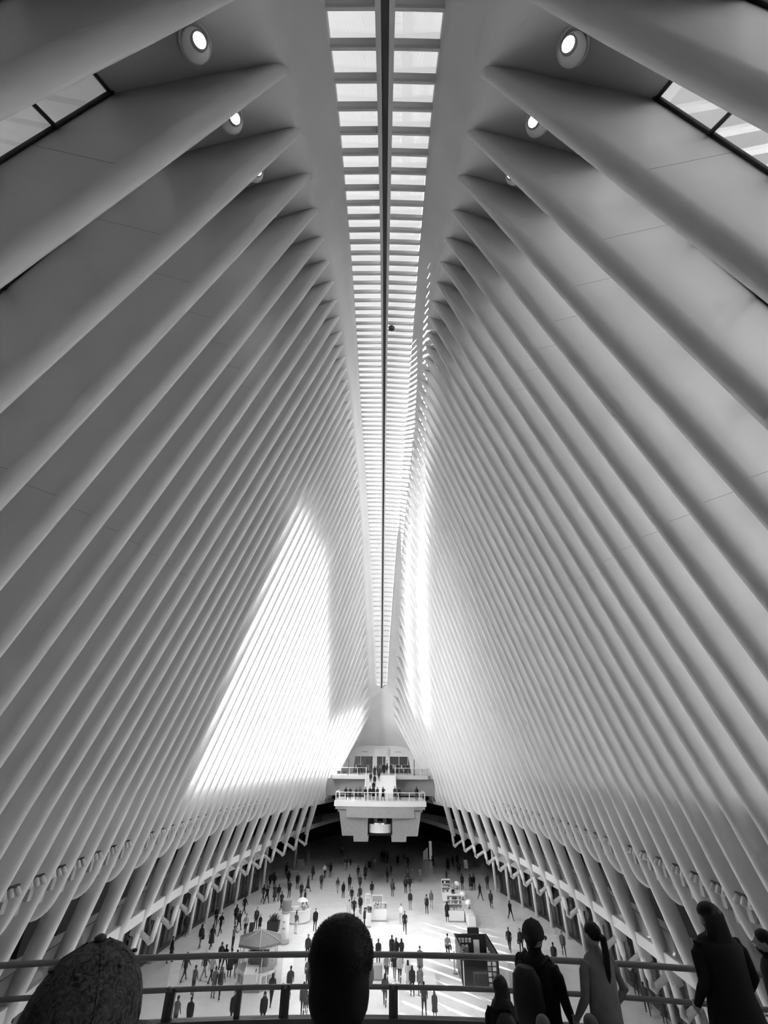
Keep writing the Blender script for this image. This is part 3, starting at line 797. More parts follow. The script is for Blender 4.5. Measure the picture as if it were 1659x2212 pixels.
# ------------------------------------------------------------------ kiosks and furniture on the hall floor
def octagon(r, n=8, ph=math.pi / 8): return [(r * math.cos(ph + 2 * math.pi * k / n), r * math.sin(ph + 2 * math.pi * k / n)) for k in range(n)]
# umbrella kiosk
k = tag(empty('umbrella_kiosk', (-9.4, 47.4, 0)), 'octagonal glass kiosk under a grey pointed roof, left of centre', 'kiosk')
MB().prism(octagon(1.58), 0.0, 0.16).build('plinth', M['kgrey'], k)
MB().prism(octagon(1.48), 0.16, 0.95).build('counter_base', M['kwhite'], k)
MB().prism(octagon(1.62), 0.95, 1.02).build('counter_top', M['kwhite'], k)
oc = octagon(1.5)
for j in range(8):
    a, b = oc[j], oc[(j + 1) % 8]
    dx, dy = (b[0] - a[0]), (b[1] - a[1]); nx, ny = dy / math.hypot(dx, dy), -dx / math.hypot(dx, dy)
    for f in (0.18, 0.58):
        p0 = (a[0] + dx * f, a[1] + dy * f); p1 = (a[0] + dx * (f + 0.26), a[1] + dy * (f + 0.26))
        MB().hexa([(p0[0], p0[1], 0.35), (p1[0], p1[1], 0.35), (p1[0] + nx * 0.02, p1[1] + ny * 0.02, 0.35), (p0[0] + nx * 0.02, p0[1] + ny * 0.02, 0.35)],
                  [(p0[0], p0[1], 0.8), (p1[0], p1[1], 0.8), (p1[0] + nx * 0.02, p1[1] + ny * 0.02, 0.8), (p0[0] + nx * 0.02, p0[1] + ny * 0.02, 0.8)]).build('front_panel', M['kgrey'], k)
    MB().tube([(a[0] * 0.97, a[1] * 0.97, 1.0), (a[0] * 0.97, a[1] * 0.97, 2.45)], 0.03, 6).build('roof_post', M['kwhite'], k)
    MB().hexa([(a[0] * .97, a[1] * .97, 1.02), (b[0] * .97, b[1] * .97, 1.02), (b[0] * .96, b[1] * .96, 1.02), (a[0] * .96, a[1] * .96, 1.02)],
              [(a[0] * .97, a[1] * .97, 2.0), (b[0] * .97, b[1] * .97, 2.0), (b[0] * .96, b[1] * .96, 2.0), (a[0] * .96, a[1] * .96, 2.0)]).build('glass_pane', M['clear'], k)
ro = octagon(1.85, 6, math.pi / 6 + 0.2)
mb = MB(); mb.add([(x, y, 2.42) for x, y in ro] + [(x, y, 2.58) for x, y in ro] + [(0, 0, 3.15)],
    [tuple(reversed(range(6)))] + [(j, (j + 1) % 6, 6 + (j + 1) % 6, 6 + j) for j in range(6)] + [(6 + j, 6 + (j + 1) % 6, 12) for j in range(6)])
rf = mb.build('roof', plain('grey_canopy', 0.17, 0.8, noise=0.1, scale=20), k)
for j in range(6): MB().tube([(ro[j][0], ro[j][1], 2.60), (0, 0, 3.17)], 0.035, 5).build('roof_seam', plain('canopy_seam', 0.42, 0.8) if j == 0 else bpy.data.materials['canopy_seam'], rf)
MB().box(-0.55, 0.75, -0.15, 0.35, 1.02, 1.9).build('cooler', M['kdark'], k)
MB().box(-0.9, 0.2, 0.5, 0.9, 1.02, 1.75).build('shelf_unit', M['kgrey'], k)
MB().hexa([(-0.62, -1.72, 0.55), (0.38, -1.72, 0.55), (0.38, -1.3, 0.55), (-0.62, -1.3, 0.55)], [(-0.62, -1.72, 1.05), (0.38, -1.72, 1.05), (0.38, -1.25, 1.45), (-0.62, -1.25, 1.45)]).build('menu_board', M['kwhite'], k)
MB().hexa([(0.20, -1.60, 1.17), (0.28, -1.60, 1.17), (0.28, -1.45, 1.295), (0.20, -1.45, 1.295)], [(0.20, -1.61, 1.18), (0.28, -1.61, 1.18), (0.28, -1.46, 1.305), (0.20, -1.46, 1.305)]).build('menu_mark', M['kdark'], k)

# advertising column
k = tag(empty('advertising_column', (-8.95, 56.2, 0)), 'tall round white advertising column with a grey drum on top', 'column')
MB().lathe([(0.50, 0.0), (0.50, 0.22), (0.40, 0.30)], n=24).build('base', M['kgrey'], k)
MB().lathe([(0.38, 0.28), (0.38, 2.2)], n=24).build('shaft', M['kwhite'], k)
MB().lathe([(0.42, 2.2), (0.42, 2.36), (0.40, 2.36)], n=24).build('band', M['kgrey'], k)
MB().lathe([(0.41, 2.36), (0.44, 2.42), (0.44, 3.12), (0.40, 3.2)], n=24).build('drum', plain('grey_drum', 0.20, 0.7, noise=0.1, scale=12), k)
for a, z, w, h in ((-1.75, 1.55, 0.34, 0.10), (-1.72, 1.05, 0.40, 0.14), (-1.60, 0.72, 0.06, 0.09)):
    mb = MB(); n = 6
    mb.loft([[(0.385 * math.cos(a - w + 2 * w * j / n), 0.385 * math.sin(a - w + 2 * w * j / n), zz) for j in range(n + 1)] for zz in (z, z + h)], False, False, True)
    mb.build('printed_line', M['kgrey'], k)
# dark planter / bin
k = tag(empty('planter', (-10.6, 59.7, 0)), 'black planter box with dark shrub beside the round column', 'planter')
MB().hexa([(-0.65, -0.4, 0), (0.45, -0.4, 0), (0.45, 0.4, 0), (-0.65, 0.4, 0)], [(-0.7, -0.45, 0.75), (0.5, -0.45, 0.75), (0.5, 0.45, 0.75), (-0.7, 0.45, 0.75)]).build('box', M['kdark'], k)
rng = random.Random(3); mb = MB()
for j in range(60):
    a = rng.uniform(0, 6.28); r = rng.uniform(0, 0.42); b = Vector((-0.1 + r * math.cos(a), r * 0.7 * math.sin(a), 0.72)); t = b + Vector((math.cos(a) * 0.2, math.sin(a) * 0.2, rng.uniform(0.25, 0.6)))
    sd = Vector((-math.sin(a), math.cos(a), 0)) * 0.06
    mb.add([b - sd, b + sd, t + sd * 0.4, t - sd * 0.4], [(0, 1, 2, 3)])
o = mb.build('shrub', M['plant'], k); o['kind'] = 'stuff'

# round counter
k = tag(empty('round_counter', (-8.75, 62.9, 0)), 'round white sales counter behind the advertising column', 'counter')
MB().lathe([(1.28, 0.0), (1.28, 0.10)], n=28).build('plinth', M['kgrey'], k)
MB().lathe([(1.32, 0.10), (1.32, 0.98), (1.36, 1.0), (1.36, 1.05), (0.75, 1.05), (0.75, 0.2)], n=28, caps=False).build('drum', M['kwhite'], k)
for j in range(9):
    a = -2.6 + 0.36 * j; MB().box(1.05 * math.cos(a) - 0.09, 1.05 * math.cos(a) + 0.09, 1.05 * math.sin(a) - 0.09, 1.05 * math.sin(a) + 0.09, 1.05, 1.15 + 0.12 * (j % 3)).build('display_jar', M['kgrey'] if j % 2 else M['kwhite'], k)
MB().tube([(0.35, 0.2, 0.3), (0.35, 0.2, 1.9)], 0.03, 6).build('parasol_pole', M['steel'], k)
MB().lathe([(0.62, 1.62), (0.40, 1.82), (0.03, 1.95)], (0.35, 0.2, 0), n=12, caps=False).build('parasol', M['kwhite'], k)

# flower stall
def bunch(parent, cx, cy, cz, r, n, seed, mats):
    rng = random.Random(seed)
    for j in range(n):
        a = rng.uniform(0, 6.28); q = r * math.sqrt(rng.random()); x, y = cx + q * math.cos(a), cy + q * 0.6 * math.sin(a); h = rng.uniform(0.15, 0.42); rr = rng.uniform(0.05, 0.09)
        MB().lathe([(0.01, 0), (0.015, h), (rr, h + 0.03), (rr * 0.9, h + 0.09), (0.02, h + 0.12)], (x, y, cz), n=6).build('flower', rng.choice(mats), parent)
k = tag(empty('flower_stall', (0, 63.2, 0)), 'white flower stall with bouquets in the middle of the floor', 'stall')
MB().box(-0.83, 0.80, -0.3, 0.6, 0.0, 0.14).build('plinth', M['kgrey'], k)
MB().box(-0.85, 0.82, -0.32, 0.62, 0.14, 1.02).build('counter', M['kwhite'], k)
mb = MB(); mb.box(-0.8, -0.74, 0.5, 0.56, 1.02, 2.05); mb.box(0.36, 0.42, 0.5, 0.56, 1.02, 2.05); mb.box(-0.8, 0.42, 0.5, 0.56, 1.99, 2.07); mb.build('sign_frame', M['kwhite'], k)
MB().box(-0.74, 0.36, 0.52, 0.54, 1.5, 1.99).build('sign_panel', M['kgrey'], k)
bunch(k, -0.25, 0.1, 1.02, 0.5, 26, 1, tones); bunch(k, 0.55, 0.1, 1.02, 0.26, 12, 2, tones)
k = tag(empty('display_tower', (-1.18, 62.5, 0)), 'slim white display tower left of the flower stall', 'display stand')
MB().box(-0.28, 0.28, -0.2, 0.2, 0, 0.3).build('base', M['kwhite'], k)
for z in (0.9, 1.5, 2.1): MB().box(-0.26, 0.26, -0.18, 0.18, z, z + 0.05).build('shelf', M['kwhite'], k)
for sx in (-1, 1): MB().box(sx * 0.27 - 0.02, sx * 0.27 + 0.02, -0.2, 0.2, 0.3, 2.4).build('side_panel', M['kwhite'], k)
MB().box(-0.29, 0.29, -0.2, 0.2, 2.36, 2.42).build('top_panel', M['kwhite'], k)
k = tag(empty('plant_stand', (-1.12, 61.25, 0)), 'white plinth carrying a dark bouquet at the front of the flower stall', 'plinth')
MB().box(-0.30, 0.30, -0.3, 0.3, 0, 0.12).build('foot', M['kgrey'], k); MB().box(-0.31, 0.31, -0.31, 0.31, 0.12, 1.1).build('body', M['kwhite'], k)
bunch(k, 0, 0, 1.1, 0.38, 22, 4, tones[:2])

# white counters with dome lamps on the right
def counter(x0, x1, y0, y1, label, shelves=True, seed=0):
    k = tag(empty('white_counter', ((x0 + x1) / 2, (y0 + y1) / 2, 0)), label, 'counter')
    hx, hy = (x1 - x0) / 2, (y1 - y0) / 2
    MB().box(-hx + 0.03, hx - 0.03, -hy + 0.03, hy - 0.03, 0, 0.12).build('plinth', M['kgrey'], k)
    MB().box(-hx, hx, -hy, hy, 0.12, 0.93).build('body', M['kwhite'], k)
    if shelves:
        for sx in (-hx, hx - 0.07): MB().box(sx, sx + 0.07, hy - 0.1, hy, 0.93, 2.1).build('frame_post', M['kwhite'], k)
        MB().box(-hx, hx, hy - 0.12, hy, 2.0, 2.12).build('frame_top', M['kwhite'], k)
        for z in (1.3, 1.65): MB().box(-hx + 0.05, hx - 0.05, hy - 0.28, hy, z, z + 0.04).build('shelf', M['kwhite'], k)
        MB().box(-hx + 0.05, hx - 0.05, hy - 0.02, hy + 0.02, 0.95, 2.0).build('back_board', M['kgrey'], k)
    rng = random.Random(seed)
    n = max(4, int(hx * 8))
    for j in range(n):
        for z in ([0.93, 1.34, 1.69] if shelves else [0.93]):
            x = -hx + 0.15 + (2 * hx - 0.3) * j / max(1, n - 1); y = (hy - 0.16) if z > 1 else rng.uniform(-hy + 0.15, hy - 0.35)
            w = rng.uniform(0.04, 0.08); MB().box(x - w, x + w, y - w, y + w, z, z + rng.uniform(0.1, 0.26)).build('goods_box', rng.choice(tones), k)
    return k
counter(7.85, 8.95, 70.6, 71.6, 'farther white counter with framed shelves on the right side', True, 1)
counter(7.55, 9.25, 63.0, 64.1, 'nearer white counter with framed shelves on the right side', True, 2)
k = counter(9.4, 10.15, 61.1, 66.2, 'long low white counter under the dome lamps', False, 3)
counter(9.55, 10.3, 67.0, 73.0, 'long low counter continuing behind the dome lamps', False, 4)
for x, y, lab in ((10.0, 64.0, 'white dome lamp on the long counter, nearest the camera'), (9.9, 67.4, 'middle white dome lamp beside the white counters'), (9.95, 72.6, 'farthest dome lamp, dim, at the back of the counters')):
    k = tag(empty('dome_lamp', (x, y, 0.93 if y != 66.6 else 0)), lab, 'lamp', 'dome lamps over the white counters')
    MB().lathe([(0.12, 0), (0.12, 0.03), (0.03, 0.05), (0.03, 0.55)], n=12).build('stem', M['steel'], k)
    MB().lathe([(0.40, 0.42), (0.39, 0.56), (0.30, 0.70), (0.15, 0.78), (0.01, 0.80)], n=20, caps=False).build('dome_shade', plain('opal_shade', 0.85, 0.3) if 'opal_shade' not in bpy.data.materials else bpy.data.materials['opal_shade'], k)

# black bookstall
k = tag(empty('bookstall', (7.9, 48.8, 0)), 'open-topped black stall lined with small framed pictures', 'stall')
W0, W1, D0, D1, HT = -1.3, 1.4, -2.2, 2.3, 2.1
MB().box(W0, W1, D0, D1, 0.0, 0.08).build('floor_plate', M['kdark'], k)
for nm, b in (('back_wall', (W0, W1, D1 - 0.08, D1, 0.08, HT)), ('left_wall', (W0, W0 + 0.08, -0.6, D1, 0.08, HT)), ('right_wall', (W1 - 0.08, W1, D0, D1, 0.08, HT))):
    MB().box(*b).build(nm, M['kdark'], k)
mb = MB(); mb.box(W0 - .05, W1 + .05, D0 - .05, D0 + .12, HT - .12, HT); mb.box(W0 - .05, W1 + .05, D1 - .12, D1 + .05, HT - .12, HT)
mb.box(W0 - .05, W0 + .12, D0, D1, HT - .12, HT); mb.box(W1 - .12, W1 + .05, D0, D1, HT - .12, HT); mb.build('top_frame', M['kdark'], k)
for x in (W0, W1 - 0.1): MB().box(x, x + 0.1, D0, D0 + 0.1, 0.08, HT).build('corner_post', M['kdark'], k)
MB().box(-0.55, W1, D0, D0 + 0.45, 0.08, 0.95).build('front_counter', M['kdark'], k)
for j in range(4):
    for q in range(2):
        x = W0 + 0.25 + 0.30 * j; z = 1.15 + 0.42 * q
        if q == 0 and j > 2: continue
        MB().box(x, x + 0.2, D1 - 0.12, D1 - 0.08, z, z + 0.28).build('picture_frame', M['kwhite'], k)
        MB().box(x + 0.06, x + 0.14, D1 - 0.125, D1 - 0.12, z + 0.08, z + 0.2).build('picture', M['kgrey'], k)
MB().box(W0 + 0.7, W0 + 1.05, D1 - 0.45, D1 - 0.3, 0.85, 1.4).build('large_picture', M['straw'], k)
MB().box(0.25, 0.75, D1 - 0.13, D1 - 0.09, 0.8, 1.75).build('light_panel', M['kwhite'], k)
for j in range(6):
    for q in range(2):
        z = 0.22 + 0.3 * j; x = 0.55 + 0.36 * q
        MB().box(x, x + 0.24, D0 - 0.02, D0 + 0.02, z, z + 0.22).build('print_card', M['kwhite'] if (j + q) % 3 else M['kgrey'], k)
mb = MB()
for j in range(7): mb.box(0.48, 1.3, D0 - 0.04, D0, 0.16 + 0.3 * j, 0.2 + 0.3 * j)
for q in range(3): mb.box(0.48 + 0.38 * q, 0.52 + 0.38 * q, D0 - 0.04, D0, 0.16, 2.0)
mb.build('card_rack', M['kdark'], k)
for j in range(5):
    y = -1.6 + 0.75 * j; MB().box(W1 - 0.12, W1 - 0.08, y, y + 0.35, 0.9, 1.4).build('side_picture', M['kwhite'], k)
MB().box(W0 - 0.02, W0 + 0.02, -2.1, -1.95, 0.1, 1.6).build('white_edge', M['kwhite'], k)
k = tag(empty('black_panel', (8.3, 51.7, 0)), 'free-standing black panel behind the open-topped stall', 'panel')
MB().box(-0.5, 0.5, -0.06, 0.06, 0.05, 2.35).build('board', M['kdark'], k); MB().box(-0.5, 0.5, -0.25, 0.25, 0, 0.05).build('foot', M['kdark'], k)
k = tag(empty('easel_sign', (6.3, 49.7, 0)), 'thin upright sign on a foot left of the black stall', 'sign')
MB().lathe([(0.22, 0), (0.22, 0.03), (0.03, 0.05)], n=14).build('foot', M['kgrey'], k); MB().box(-0.06, 0.06, -0.03, 0.03, 0.03, 1.35).build('board', M['kwhite'], k)
MB().box(-0.09, -0.06, -0.03, 0.03, 0.03, 1.35).build('board_edge', M['kdark'], k)

k = tag(empty('grey_cube', (0.0, 48.6, 0)), 'plain grey box stand right beside the big dark head', 'box')
MB().box(-0.36, 0.36, -0.3, 0.3, 0.04, 0.86).build('body', plain('grey_box', 0.42, 0.7), k); MB().box(-0.33, 0.33, -0.27, 0.27, 0, 0.04).build('foot', M['kdark'], k)
k = tag(empty('light_pillar', (8.95, 97.4, 0)), 'tall white lit panel pillar in the dark far hall', 'pillar')
MB().box(-0.2, 0.25, -0.1, 0.1, 0.1, 2.7).build('panel', emit('panel_glow', 1, 0.16), k); MB().box(-0.25, 0.3, -0.2, 0.2, 0, 0.1).build('foot', M['kdark'], k)
k = tag(empty('ticket_desk', (8.1, 97.6, 0)), 'faintly glowing sloping desk left of the lit pillar in the dark hall', 'desk')
MB().hexa([(-0.45, -0.3, 0), (0.4, -0.3, 0), (0.4, 0.3, 0), (-0.45, 0.3, 0)], [(-0.4, -0.3, 1.1), (0.4, -0.3, 1.75), (0.4, 0.3, 1.75), (-0.4, 0.3, 1.1)]).build('desk_body', emit('desk_glow', 1, 0.07), k)  # desk body given a faint glow of its own in the dark hall
MB().box(-0.42, 0.42, -0.32, 0.32, 0, 0.06).build('desk_foot', M['kdark'], k)
k = tag(empty('hall_column', (-13.5, 88.6, 0)), 'white column at the edge of the dark hall on the left', 'column')
MB().lathe([(0.30, 0), (0.30, 0.1), (0.2, 0.14)], n=16).build('base', M['kgrey'], k); MB().lathe([(0.19, 0.1), (0.19, RING_Z - 0.33)], n=16).build('shaft', M['white'], k)
k = tag(empty('grey_planter', (-12.7, 89.0, 0)), 'grey box planter next to the white column on the far left', 'planter')
MB().hexa([(-0.45, -0.4, 0), (0.4, -0.4, 0), (0.4, 0.4, 0), (-0.45, 0.4, 0)], [(-0.5, -0.45, 1.3), (0.45, -0.45, 1.3), (0.45, 0.45, 1.3), (-0.5, 0.45, 1.3)]).build('box', M['kgrey'], k)
MB().box(-0.4, 0.35, -0.35, 0.35, 1.3, 1.33).build('soil', M['kdark'], k)
k = tag(empty('menu_stand', (14.0, 90.2, 0)), 'small pale slanted stand in the shade on the right', 'stand')
MB().hexa([(-0.3, -0.15, 0.1), (0.3, -0.15, 0.1), (0.3, -0.1, 0.1), (-0.3, -0.1, 0.1)], [(-0.35, 0.1, 1.2), (0.25, 0.1, 1.2), (0.25, 0.15, 1.2), (-0.35, 0.15, 1.2)]).build('board', M['kwhite'], k)
MB().box(-0.3, 0.3, -0.2, 0.25, 0, 0.1).build('foot', M['kdark'], k)
k = tag(empty('suitcase', (-12.8, 59.2, 0)), 'small black suitcase standing beside its owner', 'suitcase')
MB().box(-0.2, 0.2, -0.13, 0.13, 0.05, 0.72).build('shell', M['kdark'], k); MB().tube([(-0.12, 0.1, 0.72), (-0.12, 0.1, 1.0), (0.12, 0.1, 1.0), (0.12, 0.1, 0.72)], 0.012, 6).build('handle', M['steel'], k)
for sx in (-1, 1): MB().tube([(sx * 0.16, -0.1, 0.03), (sx * 0.16, 0.1, 0.03)], 0.03, 8).build('wheel', M['kdark'], k)
k = tag(empty('stroller', (-1.6, 88.3, 0)), 'dark stroller pushed by the tall person in the shade', 'stroller')
for sx in (-1, 1):
    for y in (-0.4, 0.45): MB().tube([(sx * 0.28, y, 0.16), (sx * 0.33, y, 0.16)], 0.16, 12).build('wheel', M['kdark'], k)
    MB().tube([(sx * 0.27, 0.45, 0.2), (sx * 0.27, -0.1, 0.6), (sx * 0.27, -0.75, 1.05)], 0.02, 6).build('frame_tube', M['steel'], k)
MB().hexa([(-0.25, -0.3, 0.4), (0.25, -0.3, 0.4), (0.25, 0.4, 0.3), (-0.25, 0.4, 0.3)], [(-0.25, -0.4, 1.0), (0.25, -0.4, 1.0), (0.25, 0.35, 0.55), (-0.25, 0.35, 0.55)]).build('seat', M['kdark'], k)
MB().lathe([(0.33, 0), (0.30, 0.18), (0.16, 0.32), (0.01, 0.36)], (0, -0.2, 0.85), n=12).build('hood', M['kdark'], k)
MB().tube([(-0.27, -0.75, 1.05), (0.27, -0.75, 1.05)], 0.02, 6).build('handle', M['kdark'], k)
k = tag(empty('grass_planter', (-5.15, 54.6, 0)), 'tall feathery grass in a planter left of the big dark head', 'plant')
MB().lathe([(0.25, 0), (0.33, 0.55), (0.28, 0.55)], n=16).build('pot', M['kgrey'], k)
rng = random.Random(8); mb = MB()
for j in range(70):
    a = rng.uniform(0, 6.28); b = Vector((0.15 * math.cos(a), 0.15 * math.sin(a), 0.5)); lean = rng.uniform(0.1, 0.5); t = b + Vector((math.cos(a) * lean, math.sin(a) * lean, rng.uniform(0.9, 1.45)))
    m_ = b.lerp(t, 0.6) + Vector((0, 0, 0.15)); sd = Vector((-math.sin(a), math.cos(a), 0)) * 0.018
    mb.add([b - sd, b + sd, m_ + sd, m_ - sd, t], [(0, 1, 2, 3), (3, 2, 4)])
o = mb.build('grass_blades', M['straw'], k); o['kind'] = 'stuff'
# ------------------------------------------------------------------ people
def tone_mat(name, ch, rough=0.8, gain=1.0):
    """tone taken from one channel of the object's own colour"""
    m, t, p = new_mat(name)
    oi = t.nodes.new('ShaderNodeObjectInfo'); sp = t.nodes.new('ShaderNodeSeparateColor')
    n = t.nodes.new('ShaderNodeTexNoise'); n.inputs['Scale'].default_value = 14; n.inputs['Detail'].default_value = 3
    tc = t.nodes.new('ShaderNodeTexCoord'); mr = t.nodes.new('ShaderNodeMapRange')
    mr.inputs['To Min'].default_value = 0.8; mr.inputs['To Max'].default_value = 1.2
    ml = t.nodes.new('ShaderNodeMath'); ml.operation = 'MULTIPLY'
    t.links.new(tc.outputs['Object'], n.inputs['Vector']); t.links.new(n.outputs['Fac'], mr.inputs['Value'])
    t.links.new(oi.outputs['Color'], sp.inputs['Color']); t.links.new(sp.outputs[ch], ml.inputs[0]); t.links.new(mr.outputs['Result'], ml.inputs[1])
    t.links.new(ml.outputs['Value'], p.inputs['Base Color'])
    p.inputs['Roughness'].default_value = rough; p.inputs['Specular IOR Level'].default_value = 0.25
    return m
M['top'] = tone_mat('clothing_top', 'Red'); M['bottom'] = tone_mat('clothing_bottom', 'Green'); M['hair'] = tone_mat('hair_tone', 'Blue', 0.6)
M['skin'] = plain('skin', 0.28, 0.55); M['shoe'] = plain('shoe_leather', 0.03, 0.5); M['coat'] = M['top']

def ring(c, rx, ry, n=12, tilt=0.0, ax=None):
    return [(c[0] + rx * math.cos(2 * math.pi * j / n), c[1] + ry * math.sin(2 * math.pi * j / n), c[2] + tilt * math.sin(2 * math.pi * j / n)) for j in range(n)]

def ball(mb, c, r, n=12, m=8):
    rx, ry, rz = r if isinstance(r, tuple) else (r, r, r)
    rings = []
    for k in range(m + 1):
        a = -math.pi / 2 + math.pi * k / m; q = max(0.02, math.cos(a))
        rings.append([(c[0] + rx * q * math.cos(2 * math.pi * j / n), c[1] + ry * q * math.sin(2 * math.pi * j / n), c[2] + rz * math.sin(a)) for j in range(n)])
    mb.loft(rings)

def limb(mb, pts, rs, n=10): mb.tube(pts, rs, n)

POSES = {   # leg swing (left, right), knee bend, arm swing, elbow bend, lift
    'S1': dict(l=(0.03, -0.03), kb=(0.02, 0.02), a=(0.05, -0.02), e=(0.15, 0.15), spread=0.03),
    'S2': dict(l=(0.06, -0.05), kb=(0.05, 0.02), a=(0.25, 0.15), e=(1.35, 0.35), spread=0.05),
    'S3': dict(l=(0.02, -0.04), kb=(0.02, 0.02), a=(-0.12, -0.12), e=(0.75, 0.75), spread=0.04),
    'P1': dict(l=(0.10, -0.10), kb=(0.03, 0.03), a=(0.85, 0.80), e=(1.25, 1.30), spread=0.13),
    'W1': dict(l=(0.46, -0.40), kb=(0.10, 0.22), a=(-0.38, 0.36), e=(0.25, 0.40), spread=0.01),
    'W2': dict(l=(-0.42, 0.48), kb=(0.25, 0.08), a=(0.36, -0.36), e=(0.40, 0.25), spread=0.01),
    'W3': dict(l=(0.25, -0.22), kb=(0.06, 0.18), a=(-0.20, 0.20), e=(0.20, 0.30), spread=0.01),
    'HIP': dict(l=(0.04, -0.06), kb=(0.03, 0.03), a=(0.1, -0.15), e=(0.6, 1.5), spread=0.05, hip=True),
    'SIT': dict(l=(1.45, 1.45), kb=(1.45, 1.45), a=(0.5, 0.5), e=(0.7, 0.7), spread=0.06, sit=True),
}
def skeleton(pose):
    P = POSES[pose]; J = {}
    drop = 0
    hipz = 0.90
    legs = []
    for k, s in enumerate((-1, 1)):
        a, kb = P['l'][k], P['kb'][k]
        h = Vector((s * 0.088, 0, hipz)); sp = s * P['spread']
        kn = h + Vector((sp, math.sin(a), -math.cos(a))).normalized() * 0.42
        an = kn + Vector((sp, math.sin(a - kb), -math.cos(a - kb))).normalized() * 0.40
        legs.append([h, kn, an])
    low = min(l[2].z for l in legs) - 0.075
    for l in legs:
        for v in l: v.z -= low
    hipz -= low
    J['hip'] = hipz; J['legs'] = legs; J['dz'] = hipz - 0.90
    arms = []
    for k, s in enumerate((-1, 1)):
        a, e = P['a'][k], P['e'][k]
        sh = Vector((s * 0.185, 0, 1.395 + J['dz']))
        out = 0.42 if (P.get('hip') and s > 0) else 0.13
        el = sh + Vector((s * out, math.sin(a), -math.cos(a))).normalized() * 0.285
        inn = -0.9 if (P.get('hip') and s > 0) else (-0.35 if e > 1 else -0.05)
        if P.get('hip') and s > 0: wr = el + Vector((-s * 0.72, 0.25, -0.62)).normalized() * 0.235
        else: wr = el + Vector((s * inn * 0.5, math.sin(a + e), -math.cos(a + e))).normalized() * 0.25
        arms.append([sh, el, wr])
    J['arms'] = arms
    return J

def remeshed(mb, voxel, smooth_it=2, dec=None):
    me = mb.mesh('tmp'); o = bpy.data.objects.new('tmp', me); C.objects.link(o)
    r = o.modifiers.new('r', 'REMESH'); r.mode = 'VOXEL'; r.voxel_size = voxel; r.use_smooth_shade = True
    s = o.modifiers.new('s', 'SMOOTH'); s.iterations = smooth_it; s.factor = 0.5
    if dec:
        d = o.modifiers.new('d', 'DECIMATE'); d.ratio = dec
    dg = bpy.context.evaluated_depsgraph_get(); dg.update()
    out = bpy.data.meshes.new_from_object(o.evaluated_get(dg))
    bpy.data.objects.remove(o); bpy.data.meshes.remove(me)
    for p in out.polygons: p.use_smooth = True
    return out

def hand(mb, wr, d, side, fine):
    d = d.normalized(); pal = wr + d * 0.045
    x = Vector((0, 1, 0)) if abs(d.y) < 0.8 else Vector((0, 0, 1))
    w = (x - d * x.dot(d)).normalized(); nrm = d.cross(w)
    mb.tube([wr, wr + d * 0.04, wr + d * 0.09], [0.026, 0.034, 0.030], 8)
    if fine:
        for j, (o, ln) in enumerate(((-0.027, 0.055), (-0.009, 0.070), (0.009, 0.066), (0.026, 0.05))):
            b = wr + d * 0.08 + w * o
            mb.tube([b, b + d * ln * 0.55 + nrm * side * 0.008, b + d * ln * 0.9 + nrm * side * 0.028], [0.0095, 0.009, 0.0075], 6)
        b = wr + d * 0.03 + w * 0.028
        mb.tube([b, b + w * 0.026 + d * 0.022, b + w * 0.034 + d * 0.05], [0.012, 0.0105, 0.008], 6)
    else:
        mb.tube([wr + d * 0.07, wr + d * 0.15], [0.028, 0.016], 6)
        mb.tube([wr + d * 0.03, wr + d * 0.06 + w * 0.05], [0.014, 0.011], 5)

